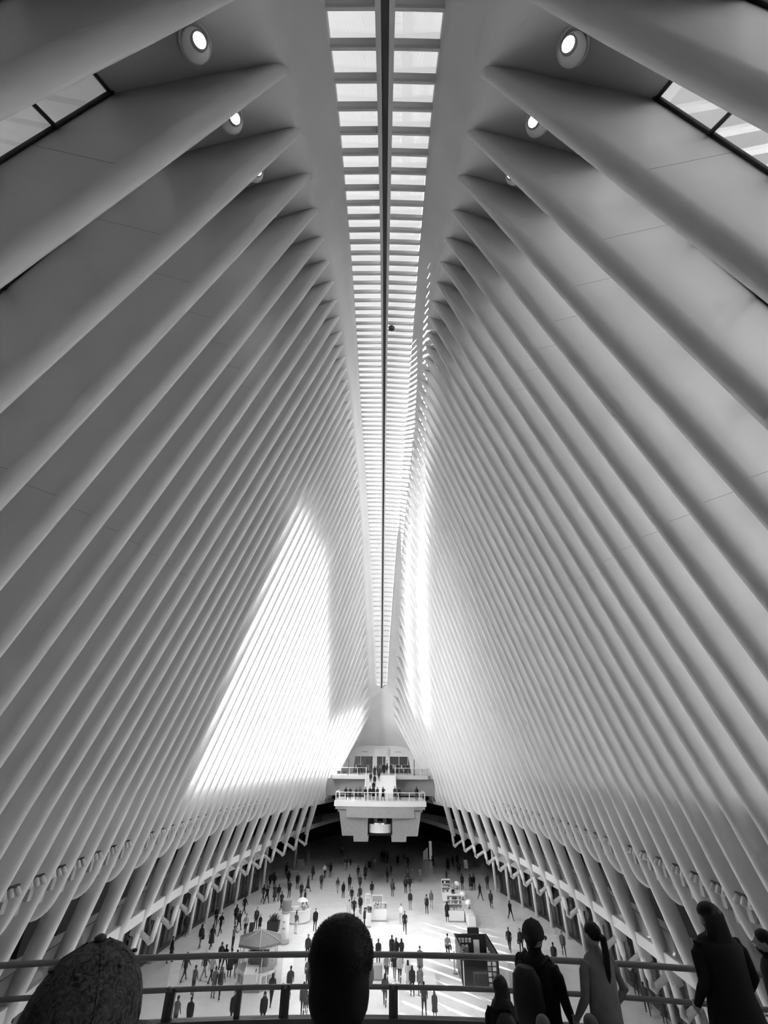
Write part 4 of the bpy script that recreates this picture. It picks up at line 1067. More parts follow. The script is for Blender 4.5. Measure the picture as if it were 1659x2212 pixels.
def body_mesh(pose, voxel=0.022, fine=False, dec=None):
    J = skeleton(pose); dz = J['dz']; mb = MB(); seg = []
    tor = [(0.80, 0.13, 0.10, 0), (0.88, 0.162, 0.118, -0.01), (0.97, 0.155, 0.112, 0), (1.08, 0.142, 0.105, 0.005), (1.22, 0.165, 0.118, 0.0), (1.34, 0.178, 0.112, -0.01), (1.41, 0.16, 0.088, -0.015), (1.455, 0.075, 0.068, -0.01), (1.50, 0.055, 0.058, 0.0)]
    mb.loft([ring((0, yo, z + dz), rx, ry, 14) for z, rx, ry, yo in tor])
    # head: skull, jaw, nose, ears, neck
    hz = 1.60 + dz
    mb.tube([(0, -0.005, 1.44 + dz), (0, 0.012, 1.56 + dz)], [0.056, 0.052], 10)
    ball(mb, (0, 0.005, hz + 0.01), (0.076, 0.095, 0.098), 16, 12)
    ball(mb, (0, 0.035, hz - 0.055), (0.055, 0.062, 0.060), 12, 8)
    mb.tube([(0, 0.095, hz + 0.012), (0, 0.122, hz - 0.022), (0, 0.095, hz - 0.030)], [0.010, 0.016, 0.012], 6)
    for s in (-1, 1): ball(mb, (s * 0.079, 0.0, hz - 0.012), (0.013, 0.022, 0.032), 8, 6)
    if fine:
        ball(mb, (0, 0.092, hz - 0.058), (0.026, 0.012, 0.010), 8, 6)
        ball(mb, (0, 0.085, hz + 0.030), (0.058, 0.018, 0.010), 10, 6)
    for k, l in enumerate(J['legs']):
        h, kn, an = l
        limb(mb, [h + Vector((0, 0, 0.03)), h.lerp(kn, 0.5), kn, kn.lerp(an, 0.35), an], [0.092, 0.078, 0.058, 0.054, 0.042])
        fd = Vector((0.02 * (1 if k else -1), 1, 0)); 
        mb.tube([an + Vector((0, -0.045, -0.030)), an + Vector((0, 0.03, -0.038)), an + fd * 0.11 + Vector((0, 0, -0.046)), an + fd * 0.175 + Vector((0, 0, -0.05))], [0.036, 0.042, 0.036, 0.022], 8)
        seg += [(h, kn, 0.09, 1), (kn, an + Vector((0, 0, 0.0)), 0.055, 1), (an + Vector((0, -0.04, -0.05)), an + fd * 0.17 + Vector((0, 0, -0.05)), 0.04, 3)]
    for k, a in enumerate(J['arms']):
        sh, el, wr = a
        limb(mb, [sh + Vector((0.03 * (1 if k == 0 else -1), 0, 0.0)), sh.lerp(el, 0.25), el, el.lerp(wr, 0.3), wr], [0.062, 0.056, 0.044, 0.043, 0.031])
        hand(mb, wr, wr - el, 1 if k == 0 else -1, fine)
        d = (wr - el).normalized()
        seg += [(sh, el, 0.055, 0), (el, wr, 0.042, 0), (wr + d * 0.02, wr + d * 0.16, 0.03, 2)]
    seg += [(Vector((0, 0, 1.0 + dz)), Vector((0, 0, 1.42 + dz)), 0.15, 0), (Vector((-0.06, 0, 0.92 + dz)), Vector((0.06, 0, 0.92 + dz)), 0.13, 1), (Vector((0, 0, 1.51 + dz)), Vector((0, 0, hz + 0.05)), 0.085, 2)]
    me = remeshed(mb, voxel, 2, dec)
    me.materials.clear()
    for mm in (M['top'], M['bottom'], M['skin'], M['shoe']): me.materials.append(mm)
    for p in me.polygons:
        c = p.center; best = (1e9, 0)
        for a, b, r, idx in seg:
            ab = b - a; t = max(0, min(1, (c - a).dot(ab) / ab.length_squared)); dd = (c - (a + ab * t)).length - r
            if dd < best[0]: best = (dd, idx)
        p.material_index = best[1]
    return me

def shell(rings, name, mat, thick=0.012):
    """cloth-like open loft with its own thickness"""
    mb = MB(); inner = [[(x - (x - cx) * 0.06, y - (y - cy) * 0.06, z) for x, y, z in r] for r, (cx, cy) in rings]
    outer = [r for r, c in rings]
    mb.loft(outer + list(reversed(inner)), False)
    n = len(outer[0]); 
    me = mb.mesh(name); me.materials.append(mat)
    return me

def coat_mesh(kind):
    if kind == 'jacket': prof = [(1.46, 0.075, 0.075), (1.43, 0.145, 0.10), (1.36, 0.195, 0.128), (1.2, 0.185, 0.135), (1.02, 0.175, 0.132), (0.86, 0.188, 0.142)]
    elif kind == 'long': prof = [(1.46, 0.075, 0.075), (1.43, 0.145, 0.10), (1.36, 0.20, 0.132), (1.2, 0.19, 0.14), (1.02, 0.185, 0.14), (0.86, 0.21, 0.17), (0.62, 0.235, 0.215), (0.46, 0.255, 0.245)]
    return shell([(ring((0, -0.005, z), rx, ry, 16), (0, 0)) for z, rx, ry in prof], kind, M['coat'])

def hair_mesh(kind, voxel=0.02):
    mb = MB(); hz = 1.60
    if kind in ('short', 'white'):
        ball(mb, (0, -0.012, hz + 0.032), (0.083, 0.098, 0.090), 16, 10); ball(mb, (0, -0.055, hz - 0.012), (0.066, 0.052, 0.066), 12, 8)
    elif kind == 'thick':
        ball(mb, (0, -0.010, hz + 0.032), (0.086, 0.102, 0.090), 18, 12); ball(mb, (0, -0.045, hz - 0.035), (0.080, 0.064, 0.095), 14, 10)
    elif kind == 'long':
        ball(mb, (0, -0.012, hz + 0.03), (0.087, 0.102, 0.094), 16, 10)
        mb.loft([ring((0, -0.055, z), rx, ry, 12) for z, rx, ry in ((hz + 0.04, 0.085, 0.06), (hz - 0.06, 0.095, 0.062), (hz - 0.16, 0.11, 0.06), (hz - 0.26, 0.12, 0.055), (hz - 0.36, 0.09, 0.045), (hz - 0.42, 0.04, 0.03))])
    elif kind == 'hood':
        ball(mb, (0, -0.02, hz + 0.02), (0.105, 0.118, 0.118), 16, 10)
        mb.loft([ring((0, -0.03, z), rx, ry, 12) for z, rx, ry in ((hz, 0.09, 0.095), (hz - 0.08, 0.095, 0.09), (hz - 0.15, 0.15, 0.11), (hz - 0.19, 0.17, 0.11))])
    elif kind == 'tail':
        ball(mb, (0, -0.012, hz + 0.03), (0.084, 0.100, 0.090), 16, 10)
        mb.tube([(0, -0.10, hz + 0.05), (0, -0.145, hz + 0.02), (0, -0.15, hz - 0.12), (0, -0.13, hz - 0.30), (0, -0.12, hz - 0.38)], [0.028, 0.034, 0.038, 0.030, 0.012], 10)
    me = remeshed(mb, voxel, 2); me.materials.clear(); me.materials.append(M['hair']); return me

def bag_mesh(kind):
    mb = MB()
    if kind == 'backpack':
        mb.loft([ring((0, -0.20, z), rx, ry, 12) for z, rx, ry in ((0.93, 0.10, 0.06), (0.97, 0.145, 0.09), (1.15, 0.15, 0.10), (1.32, 0.135, 0.085), (1.40, 0.08, 0.05))])
        for s in (-1, 1): mb.tube([(s * 0.10, -0.12, 1.40), (s * 0.12, 0.0, 1.46), (s * 0.125, 0.125, 1.33), (s * 0.13, 0.10, 1.12)], 0.018, 6)
    else:
        mb.loft([ring((0.27, 0.0, z), rx, ry, 10) for z, rx, ry in ((0.66, 0.05, 0.13), (0.70, 0.065, 0.16), (0.95, 0.05, 0.14), (0.98, 0.03, 0.12))])
        mb.tube([(0.27, -0.09, 0.97), (0.22, 0.0, 1.42), (0.27, 0.09, 0.97)], 0.012, 6)
    me = mb.mesh(kind); me.materials.append(M['hair']); return me

BODY = {p: body_mesh(p, 0.024, False, 0.5) for p in ('S1', 'S2', 'S3', 'P1', 'W1', 'W2', 'W3')}
DZ = {p: skeleton(p)['dz'] for p in POSES}
HAIR = {h: hair_mesh(h) for h in ('short', 'long', 'hood')}; HAIR['white'] = HAIR['short']
COAT = {c: coat_mesh(c) for c in ('jacket', 'long')}
BAG = {b: bag_mesh(b) for b in ('backpack', 'tote')}
def person(x, y, z, h, face, pose, hair, coat, bag, top, bottom, label, group=None):
    r = tag(empty('person', (x, y, z), math.radians(-face)), label, 'person', group)
    k = h / 1.70; r.scale = (k, k, k)
    hb = 0.6 if hair == 'white' else (top if hair == 'hood' else 0.015)
    col = (top, bottom, hb, 1)
    for nm, me in (('body', BODY[pose]), ('hood' if hair == 'hood' else 'hair', HAIR.get(hair)), (coat + ('_coat' if coat == 'long' else '') if coat else '', COAT.get(coat)), (bag + ('_bag' if bag == 'tote' else ''), BAG.get(bag))):
        if me is None: continue
        o = link(nm, me, None, r); o.color = col
        if nm != 'body': o.location = (0, 0, DZ[pose])
        if bag and me is BAG.get(bag): o.color = (0.02, 0.02, 0.6 if 'white tote' in label else 0.02, 1)
    return r
PEOPLE = [
    (-18.95, 57.74, 0.0, 1.7, 150, 'S1', 'short', 'jacket', '', 0.03, 0.04, 'person in dark clothes at the left shopfront beside a white post'),
    (-16.38, 54.74, 0.0, 1.68, 20, 'W3', 'long', 'jacket', 'tote', 0.04, 0.15, 'long-haired person in dark jacket and grey trousers left of the umbrella kiosk'),
    (-15.34, 54.69, 0.0, 1.72, 10, 'W1', 'hood', 'long', '', 0.03, 0.03, 'person in long dark hooded coat walking near the left shopfronts'),
    (-16.83, 60.44, 0.0, 1.66, 190, 'S2', 'short', 'jacket', '', 0.02, 0.02, 'person in black beside the walker who carries a white sheet'),
    (-15.67, 58.27, 0.0, 1.75, 200, 'W1', 'short', '', '', 0.02, 0.03, 'man in black vest carrying a white sheet under his arm'),
    (-15.02, 61.28, 0.0, 1.68, 0, 'W3', 'long', 'jacket', '', 0.02, 0.02, 'long-haired person in black walking away left of the round counter'),
    (-15.10, 64.87, 0.0, 1.7, 30, 'W1', 'short', 'jacket', '', 0.02, 0.03, 'person in black striding alone farthest along the left shopfronts'),
    (-14.16, 59.40, 0.0, 1.68, 20, 'W2', 'short', 'jacket', 'backpack', 0.02, 0.03, 'person in black jacket with dark backpack heading up the hall'),
    (-13.17, 58.12, 0.0, 1.66, 180, 'W3', 'short', '', '', 0.3, 0.02, 'person in dark dungarees over a light top, walking toward the balcony'),
    (-12.61, 60.10, 0.0, 1.72, 185, 'S3', 'short', 'jacket', '', 0.05, 0.03, 'person in dark shirt standing beside the small black suitcase'),
    (-12.11, 59.78, 0.0, 1.2, 170, 'S3', 'short', 'long', '', 0.02, 0.02, 'short person in black cape behind the umbrella kiosk roof'),
    (-13.26, 54.30, 0.0, 1.7, 40, 'P1', 'short', '', '', 0.12, 0.02, 'person in grey sweater holding a phone up with legs apart'),
    (-15.12, 47.79, 0.0, 1.75, 25, 'W1', 'short', 'jacket', '', 0.03, 0.03, 'man in dark coat striding between cap and umbrella kiosk'),
    (-17.70, 51.32, 0.0, 1.7, 60, 'W3', 'short', 'jacket', 'tote', 0.03, 0.03, 'person in black by the left wall just above the handrail'),
    (-13.72, 48.16, 0.0, 1.75, 30, 'W1', 'white', 'jacket', '', 0.04, 0.25, 'white-haired man in dark jacket and pale trousers, mid-stride'),
    (-13.09, 50.11, 0.0, 1.7, 15, 'W3', 'short', 'jacket', '', 0.05, 0.03, 'person in dark jacket behind the white-jacketed walker'),
    (-12.60, 49.75, 0.0, 1.7, 10, 'W2', 'short', '', '', 0.02, 0.02, 'person in black with wide stride left of the umbrella kiosk'),
    (-11.85, 48.66, 0.0, 1.72, 0, 'S1', 'short', 'long', '', 0.02, 0.02, 'tall slim figure in black beside the umbrella kiosk'),
    (-11.35, 48.56, 0.0, 1.65, 0, 'W3', 'long', '', 'backpack', 0.02, 0.25, 'person with black bag and pale trousers touching the umbrella kiosk'),
    (-12.97, 47.57, 0.0, 1.7, 20, 'W1', 'short', 'jacket', '', 0.5, 0.02, 'person in white jacket and black trousers left of the umbrella kiosk'),
    (-13.58, 45.46, 0.0, 1.62, 25, 'S2', 'short', 'jacket', '', 0.12, 0.03, 'stooped person in grey jacket next to the leftmost railing post'),
    (-11.95, 45.06, 0.0, 1.68, 15, 'S2', 'short', 'jacket', '', 0.16, 0.14, 'person in mid-grey jacket reaching toward a companion with backpack'),
    (-11.43, 44.93, 0.0, 1.7, 10, 'W3', 'hood', 'jacket', 'backpack', 0.13, 0.03, 'hooded person with dark backpack in front of the umbrella kiosk'),
    (-9.38, 41.03, 0.0, 1.72, 170, 'S1', 'short', 'jacket', '', 0.02, 0.02, 'leftmost of three dark heads just above the bottom rail'),
    (-7.42, 41.00, 0.0, 1.68, 180, 'S1', 'hood', 'jacket', '', 0.02, 0.02, 'hooded figure in the middle of three heads above the bottom rail'),
    (-6.08, 40.80, 0.0, 1.76, 150, 'S2', 'short', 'jacket', '', 0.02, 0.02, 'broad man in black, rightmost of three heads above the bottom rail'),
    (-11.95, 40.21, 0.0, 1.7, 10, 'S1', 'short', 'jacket', '', 0.02, 0.03, 'dark figure half hidden by the leftmost railing post'),
    (-12.88, 40.41, 0.0, 1.66, 20, 'S2', 'short', 'jacket', '', 0.15, 0.1, 'grey figure at the lower left next to the man in the cap'),
    (-7.52, 43.99, 0.0, 1.74, 5, 'W1', 'hood', 'jacket', '', 0.02, 0.02, 'hooded man in black walking away in front of the umbrella kiosk'),
    (-6.43, 45.11, 0.0, 1.76, 0, 'W3', 'short', 'jacket', '', 0.04, 0.06, 'broad-shouldered man in charcoal jacket left of the big dark head'),
    (-6.15, 52.11, 0.0, 1.7, 180, 'S3', 'short', 'jacket', '', 0.03, 0.02, 'person in black standing behind the top rail near the grass plant'),
    (-5.39, 46.96, 0.0, 1.72, 5, 'W3', 'short', '', '', 0.12, 0.04, 'person in grey top half hidden by the big dark head'),
    (-5.06, 42.53, 0.0, 1.72, 0, 'W3', 'short', 'jacket', '', 0.06, 0.05, 'man in dark coat walking with a child next to the double post'),
    (-4.84, 42.90, 0.0, 1.15, 0, 'W3', 'short', 'jacket', '', 0.08, 0.06, 'small child in dark clothes beside the man by the double post'),
    (-14.21, 70.16, 0.0, 1.7, 30, 'W1', 'short', 'jacket', '', 0.03, 0.04, 'leftmost person of the dark group by the far left shopfront'),
    (-13.58, 69.31, 0.0, 1.75, 20, 'W2', 'short', '', '', 0.02, 0.02, 'person with long stride at the front of the dark group'),
    (-14.79, 76.61, 0.0, 1.72, 20, 'W3', 'short', 'jacket', '', 0.02, 0.02, 'person in black at the back left of the dark group'),
    (-14.22, 76.54, 0.0, 1.76, 20, 'W3', 'short', 'jacket', '', 0.02, 0.02, 'tallest person in black at the back of the dark group'),
    (-12.84, 70.40, 0.0, 1.7, 15, 'W1', 'short', 'long', '', 0.06, 0.03, 'person in grey-black long coat inside the dark group'),
    (-12.39, 70.42, 0.0, 1.66, 10, 'W3', 'short', 'jacket', '', 0.02, 0.18, 'rightmost person of the dark group, in pale trousers'),
    (-11.35, 66.92, 0.0, 1.7, 200, 'W1', 'short', 'jacket', '', 0.04, 0.03, 'person in dark jacket with white scarf near the round column'),
    (-13.82, 83.03, 0.0, 1.7, 0, 'S1', 'short', 'jacket', '', 0.02, 0.02, 'dim figure standing by the far planter on the left'),
    (-12.61, 78.22, 0.0, 1.68, 10, 'W3', 'long', 'jacket', '', 0.02, 0.02, 'long-haired person in black left of the open-jacket walker'),
    (-11.35, 71.99, 0.0, 1.72, 180, 'S2', 'short', 'jacket', '', 0.02, 0.02, 'person in black with arms folded behind the round column'),
    (-11.03, 76.21, 0.0, 1.76, 180, 'S1', 'short', 'jacket', '', 0.03, 0.03, 'man in open dark jacket with grey shirt facing the camera, far left'),
    (-9.76, 71.38, 0.0, 1.7, 180, 'W3', 'short', '', '', 0.02, 0.02, 'person in plain black T-shirt and trousers behind the round counter'),
    (-9.45, 75.13, 0.0, 1.7, 60, 'W2', 'short', 'long', '', 0.02, 0.02, 'person in black knee-length coat walking sideways'),
    (-9.72, 81.67, 0.0, 1.68, 20, 'W3', 'long', 'jacket', 'tote', 0.03, 0.03, 'person in dark coat with pale scarf at the edge of the dark hall'),
    (-7.83, 76.31, 0.0, 1.78, 180, 'W3', 'short', 'jacket', '', 0.06, 0.03, 'man in open grey jacket walking toward the camera, left of centre'),
    (-8.10, 82.90, 0.0, 1.72, 10, 'W3', 'short', '', '', 0.65, 0.02, 'person in white shirt and black trousers at the edge of the dark hall'),
    (-7.33, 83.53, 0.0, 1.74, 0, 'S1', 'short', '', '', 0.02, 0.02, 'thin person in black standing right of the white shirt'),
    (-8.74, 67.70, 0.0, 1.74, 100, 'W1', 'short', 'jacket', '', 0.02, 0.03, 'person in black with legs wide apart at the round counter'),
    (-8.31, 58.86, 0.0, 1.7, 30, 'S2', 'short', '', '', 0.09, 0.55, 'person in grey top and white trousers leaning on the round counter'),
    (-6.48, 59.68, 0.0, 1.76, 180, 'S1', 'short', 'jacket', '', 0.02, 0.02, 'man in black jacket over pale shirt alone on the bright floor'),
    (-5.47, 74.52, 0.0, 1.62, 190, 'W3', 'long', '', '', 0.05, 0.32, 'long-haired person in dark top and long pale skirt'),
    (-4.55, 72.10, 0.0, 1.62, 180, 'S1', 'long', 'jacket', '', 0.02, 0.02, 'long-haired person in black standing right of the pale skirt'),
    (-3.98, 75.62, 0.0, 1.76, 10, 'S1', 'short', '', '', 0.02, 0.02, 'man in black seen from behind, left of the couple with bags'),
    (-3.32, 69.31, 0.0, 1.72, 200, 'W1', 'short', 'jacket', '', 0.03, 0.15, 'man in dark jacket and grey trousers leaning into his stride'),
    (-3.16, 82.44, 0.0, 1.64, 10, 'W3', 'short', '', '', 0.04, 0.08, 'small person in dark vest near the stroller'),
    (-2.09, 82.11, 0.0, 1.78, 20, 'W3', 'short', 'long', '', 0.02, 0.02, 'tall person in dark coat pushing a stroller'),
    (-5.42, 88.38, 0.0, 1.7, 180, 'S1', 'long', '', '', 0.05, 0.25, 'dim person in pale skirt on the far shaded floor'),
    (-4.86, 91.94, 0.0, 1.0, 180, 'S1', 'short', '', '', 0.04, 0.05, 'tiny child alone on the far shaded floor'),
    (-2.60, 75.99, 0.0, 1.7, 190, 'W3', 'short', 'jacket', '', 0.03, 0.03, 'person in dark coat with white collar, farther of two in line'),
    (-2.35, 69.92, 0.0, 1.7, 190, 'W3', 'short', 'jacket', 'tote', 0.03, 0.03, 'person in dark coat with pale sleeve, behind the flower stall group'),
    (-2.77, 64.52, 0.0, 1.7, 200, 'W1', 'short', 'jacket', 'tote', 0.02, 0.02, 'person in black carrying a white tote bag behind the big head'),
    (-2.13, 65.63, 0.0, 1.68, 180, 'W3', 'short', 'jacket', '', 0.02, 0.02, 'person in black walking left of the flower stall'),
    (-3.31, 64.00, 0.0, 1.62, 10, 'W3', 'short', 'long', '', 0.45, 0.05, 'dark-haired person in pale coat right above the big dark head'),
    (-0.94, 72.18, 0.0, 1.72, 10, 'W3', 'short', 'jacket', '', 0.02, 0.2, 'person in black jacket and grey shorts behind the flower stall'),
    (-0.72, 88.57, 0.0, 1.7, 180, 'W3', 'short', '', '', 0.25, 0.22, 'dim person in pale clothes right of the stroller'),
    (1.28, 93.56, 0.0, 1.74, 0, 'S1', 'short', 'jacket', '', 0.02, 0.02, 'rightmost dark figure of three at the shade line'),
    (0.72, 94.45, 0.0, 1.72, 10, 'S1', 'short', 'jacket', '', 0.02, 0.02, 'middle dark figure of three at the shade line'),
    (0.35, 94.96, 0.0, 1.7, 0, 'S1', 'short', 'jacket', '', 0.02, 0.02, 'leftmost dark figure of three at the shade line'),
    (3.00, 92.54, 0.0, 1.45, 180, 'S1', 'short', 'long', '', 0.02, 0.02, 'short dark figure alone at the shade line'),
    (4.15, 93.55, 0.0, 1.6, 180, 'S1', 'short', '', '', 0.1, 0.1, 'faint person at the shade line left of the man in black'),
    (4.54, 90.30, 0.0, 1.74, 180, 'W3', 'short', 'jacket', '', 0.02, 0.03, 'person in black jacket just inside the shade, centre right'),
    (1.13, 80.50, 0.0, 1.72, 10, 'W3', 'short', 'jacket', 'backpack', 0.06, 0.05, 'person with big black backpack beside a child'),
    (1.72, 84.77, 0.0, 1.3, 10, 'W3', 'short', '', '', 0.05, 0.05, 'child walking ahead of the person with the big backpack'),
    (1.68, 73.04, 0.0, 1.78, 5, 'S1', 'short', 'jacket', 'tote', 0.09, 0.08, 'heavy man in grey jacket with black shoulder bag'),
    (3.47, 74.61, 0.0, 1.74, 0, 'S1', 'short', 'jacket', '', 0.03, 0.03, 'left person of the pair standing close together mid-hall'),
    (4.06, 75.76, 0.0, 1.68, 10, 'W3', 'short', 'jacket', '', 0.03, 0.03, 'right person of the pair standing close together mid-hall'),
    (4.07, 81.18, 0.0, 1.7, 180, 'W3', 'short', '', '', 0.12, 0.05, 'person in grey shirt behind the standing pair'),
    (4.71, 80.18, 0.0, 1.66, 190, 'S1', 'long', 'long', '', 0.1, 0.06, 'long-haired person in grey coat right of the standing pair'),
    (5.94, 81.41, 0.0, 1.7, 180, 'S2', 'short', '', '', 0.2, 0.3, 'person in pale top and trousers alone in the half shade'),
    (3.66, 67.40, 0.0, 1.74, 180, 'S1', 'short', 'jacket', '', 0.03, 0.28, 'grey-haired person in black sweater and pale trousers facing the camera'),
    (2.38, 62.24, 0.0, 1.66, 180, 'W3', 'short', '', '', 0.7, 0.45, 'person in white dress with dark arms, partly hidden by a walker'),
    (2.65, 59.37, 0.0, 1.76, 180, 'W1', 'short', '', '', 0.02, 0.02, 'man in black striding toward the camera at centre'),
    (5.45, 65.87, 0.0, 1.72, 0, 'S1', 'short', '', 'backpack', 0.2, 0.02, 'person with dark backpack over grey shirt, next to a long-haired companion'),
    (6.21, 68.13, 0.0, 1.66, 180, 'W3', 'long', 'jacket', '', 0.14, 0.35, 'long-haired person in grey jacket and pale trousers beside the backpack'),
    (-1.47, 60.41, 0.0, 1.7, 90, 'S1', 'short', 'jacket', '', 0.02, 0.02, 'person in black at the left end of the flower stall'),
    (8.84, 92.15, 0.0, 1.7, 180, 'W3', 'short', '', '', 0.1, 0.03, 'person passing the tall white pillar in the shade'),
    (-6.88, 99.50, 0.0, 1.7, 180, 'S1', 'short', '', '', 0.25, 0.05, 'faint pale-topped person deep in the dark hall'),
    (9.54, 80.14, 0.0, 1.7, 90, 'S2', 'short', 'jacket', '', 0.04, 0.03, 'person in black apron with white sleeve behind the far counter'),
    (10.92, 89.13, 0.0, 1.75, 180, 'S1', 'short', 'long', '', 0.02, 0.02, 'person in wide black robe in the shade on the right'),
    (11.96, 91.24, 0.0, 1.55, 180, 'W3', 'short', '', '', 0.06, 0.06, 'short dim person right of the black robe'),
    (12.02, 84.84, 0.0, 1.76, 10, 'S1', 'short', 'jacket', '', 0.03, 0.03, 'tall person with pale collar behind the white counters'),
    (12.77, 91.28, 0.0, 1.74, 10, 'S1', 'short', 'jacket', '', 0.02, 0.02, 'dark figure farthest back on the right, near the stand'),
    (11.24, 76.79, 0.0, 1.74, 0, 'S1', 'short', 'jacket', '', 0.02, 0.02, 'man in black right behind the far counter'),
    (12.37, 76.74, 0.0, 1.7, 0, 'W3', 'short', 'long', '', 0.02, 0.02, 'left half of the couple in black by the right wall'),
    (12.82, 76.95, 0.0, 1.76, 0, 'W1', 'short', 'jacket', '', 0.02, 0.02, 'right half of the couple in black by the right wall'),
    (12.74, 72.00, 0.0, 1.66, 150, 'W1', 'long', 'jacket', '', 0.02, 0.02, 'long-haired person in black striding right of the globe lamps'),
    (14.71, 77.03, 0.0, 1.72, 180, 'S1', 'short', '', '', 0.02, 0.03, 'person in black T-shirt standing by the right shopfront'),
    (16.16, 77.92, 0.0, 1.74, 190, 'S2', 'short', '', '', 0.12, 0.15, 'grey figure leaning at the right shopfront between posts'),
    (13.30, 68.18, 0.0, 1.72, 10, 'W3', 'short', 'jacket', '', 0.05, 0.02, 'person in dark sweater walking away along the right side'),
    (14.51, 63.95, 0.0, 1.72, 160, 'W1', 'long', 'jacket', '', 0.02, 0.02, 'person in black coat mid-stride nearest the right posts'),
    (7.44, 63.15, 0.0, 1.68, 0, 'S1', 'hood', 'long', '', 0.02, 0.02, 'person in long black coat pressed against the near white counter'),
    (9.37, 72.35, 0.0, 1.66, 180, 'S2', 'short', '', '', 0.7, 0.03, 'clerk in white shirt between the two white counters'),
    (12.04, 54.67, 0.0, 1.74, 200, 'W1', 'short', 'jacket', '', 0.03, 0.02, 'man in open dark jacket striding right of the black bookstall'),
    (13.01, 54.22, 0.0, 1.72, 180, 'S3', 'short', 'jacket', 'tote', 0.02, 0.03, 'man in black with shoulder bag right of the bookstall walker'),
    (6.12, 52.62, 0.0, 1.74, 0, 'W3', 'short', '', 'tote', 0.24, 0.02, 'person in grey shirt and black trousers left of the bookstall'),
    (13.29, 52.54, 0.0, 1.6, 180, 'S1', 'long', 'jacket', '', 0.02, 0.02, 'long-haired person in black left of the man in the cap'),
    (14.44, 54.85, 0.0, 1.7, 180, 'W3', 'white', '', '', 0.35, 0.05, 'person with white hat behind the man in the baseball cap'),
    (1.19, 52.15, 0.0, 1.7, 10, 'S1', 'short', 'long', '', 0.02, 0.02, 'leftmost of three friends in black standing above the top rail'),
    (1.55, 51.69, 0.0, 1.66, 10, 'S1', 'long', 'jacket', '', 0.02, 0.02, 'middle of three friends in black standing above the top rail'),
    (2.00, 51.57, 0.0, 1.64, 350, 'S2', 'long', 'jacket', '', 0.02, 0.02, 'rightmost of three friends in black, arm bent outward'),
    (1.32, 48.36, 0.0, 1.72, 10, 'W1', 'short', 'jacket', '', 0.03, 0.2, 'person in black jacket and grey trousers between the two rails'),
    (1.72, 47.95, 0.0, 1.7, 10, 'W3', 'short', 'jacket', '', 0.4, 0.02, 'person in pale jacket and black trousers between the two rails'),
    (2.31, 46.72, 0.0, 1.66, 10, 'S1', 'long', 'long', '', 0.5, 0.2, 'long-haired person in white coat behind the dark-haired one'),
    (2.57, 45.75, 0.0, 1.64, 0, 'S1', 'long', 'jacket', '', 0.02, 0.03, 'person with very long dark hair left of the two men in grey'),
    (3.44, 49.50, 0.0, 1.72, 0, 'S1', 'short', 'long', '', 0.13, 0.12, 'person in long grey coat crossing the top rail'),
    (3.15, 45.72, 0.0, 1.66, 0, 'S1', 'short', '', '', 0.16, 0.16, 'dark-haired person in grey top and trousers below the grey coat'),
    (3.19, 42.68, 0.0, 1.74, 10, 'S2', 'short', 'jacket', '', 0.05, 0.04, 'man in charcoal jacket with hand out right of the centre post'),
    (3.89, 42.47, 0.0, 1.35, 5, 'S1', 'hood', 'long', '', 0.05, 0.05, 'hooded figure in dark coat, rightmost standing above the bottom rail'),
    (0.70, 48.07, 0.0, 1.68, 10, 'W3', 'short', '', '', 0.22, 0.03, 'person in grey tank top right of the big dark head'),
    (0.53, 44.14, 0.0, 1.7, 10, 'W3', 'long', '', '', 0.07, 0.06, 'long-haired walker in dark clothes just right of the big head'),
    (0.01, 51.20, 0.0, 1.7, 0, 'S1', 'short', '', '', 0.02, 0.02, 'sliver of a person in black at the edge of the big head'),
    (14.90, 50.83, 0.0, 1.7, 20, 'W3', 'short', 'jacket', '', 0.05, 0.05, 'left walker of the pair behind the cap and ponytail'),
    (16.65, 53.65, 0.0, 1.7, 190, 'W3', 'short', 'jacket', '', 0.12, 0.08, 'right walker of the pair behind the cap and ponytail'),
    (19.91, 57.84, 0.0, 1.7, 180, 'S1', 'short', 'jacket', '', 0.02, 0.02, 'person in black against the right shopfront above the ponytail'),
    (19.27, 45.96, 0.0, 1.7, 20, 'W1', 'long', 'jacket', '', 0.03, 0.04, 'dark walker farthest from the railing on the lower right floor'),
    (18.70, 43.34, 0.0, 1.7, 20, 'W1', 'short', 'jacket', '', 0.06, 0.05, 'person striding across the lower right floor beyond the rails'),
    (20.71, 43.87, 0.0, 1.2, 10, 'S1', 'short', 'long', '', 0.03, 0.03, 'short dark figure beyond the rails near the long-haired onlooker'),
    (19.21, 42.14, 0.0, 1.4, 10, 'S1', 'short', 'long', '', 0.04, 0.04, 'dark rounded figure low behind the rails on the right'),
    (17.30, 45.38, 0.0, 1.72, 10, 'S1', 'short', 'jacket', '', 0.02, 0.02, 'dark figure directly behind the right railing post'),
]
for row in PEOPLE: person(*row)
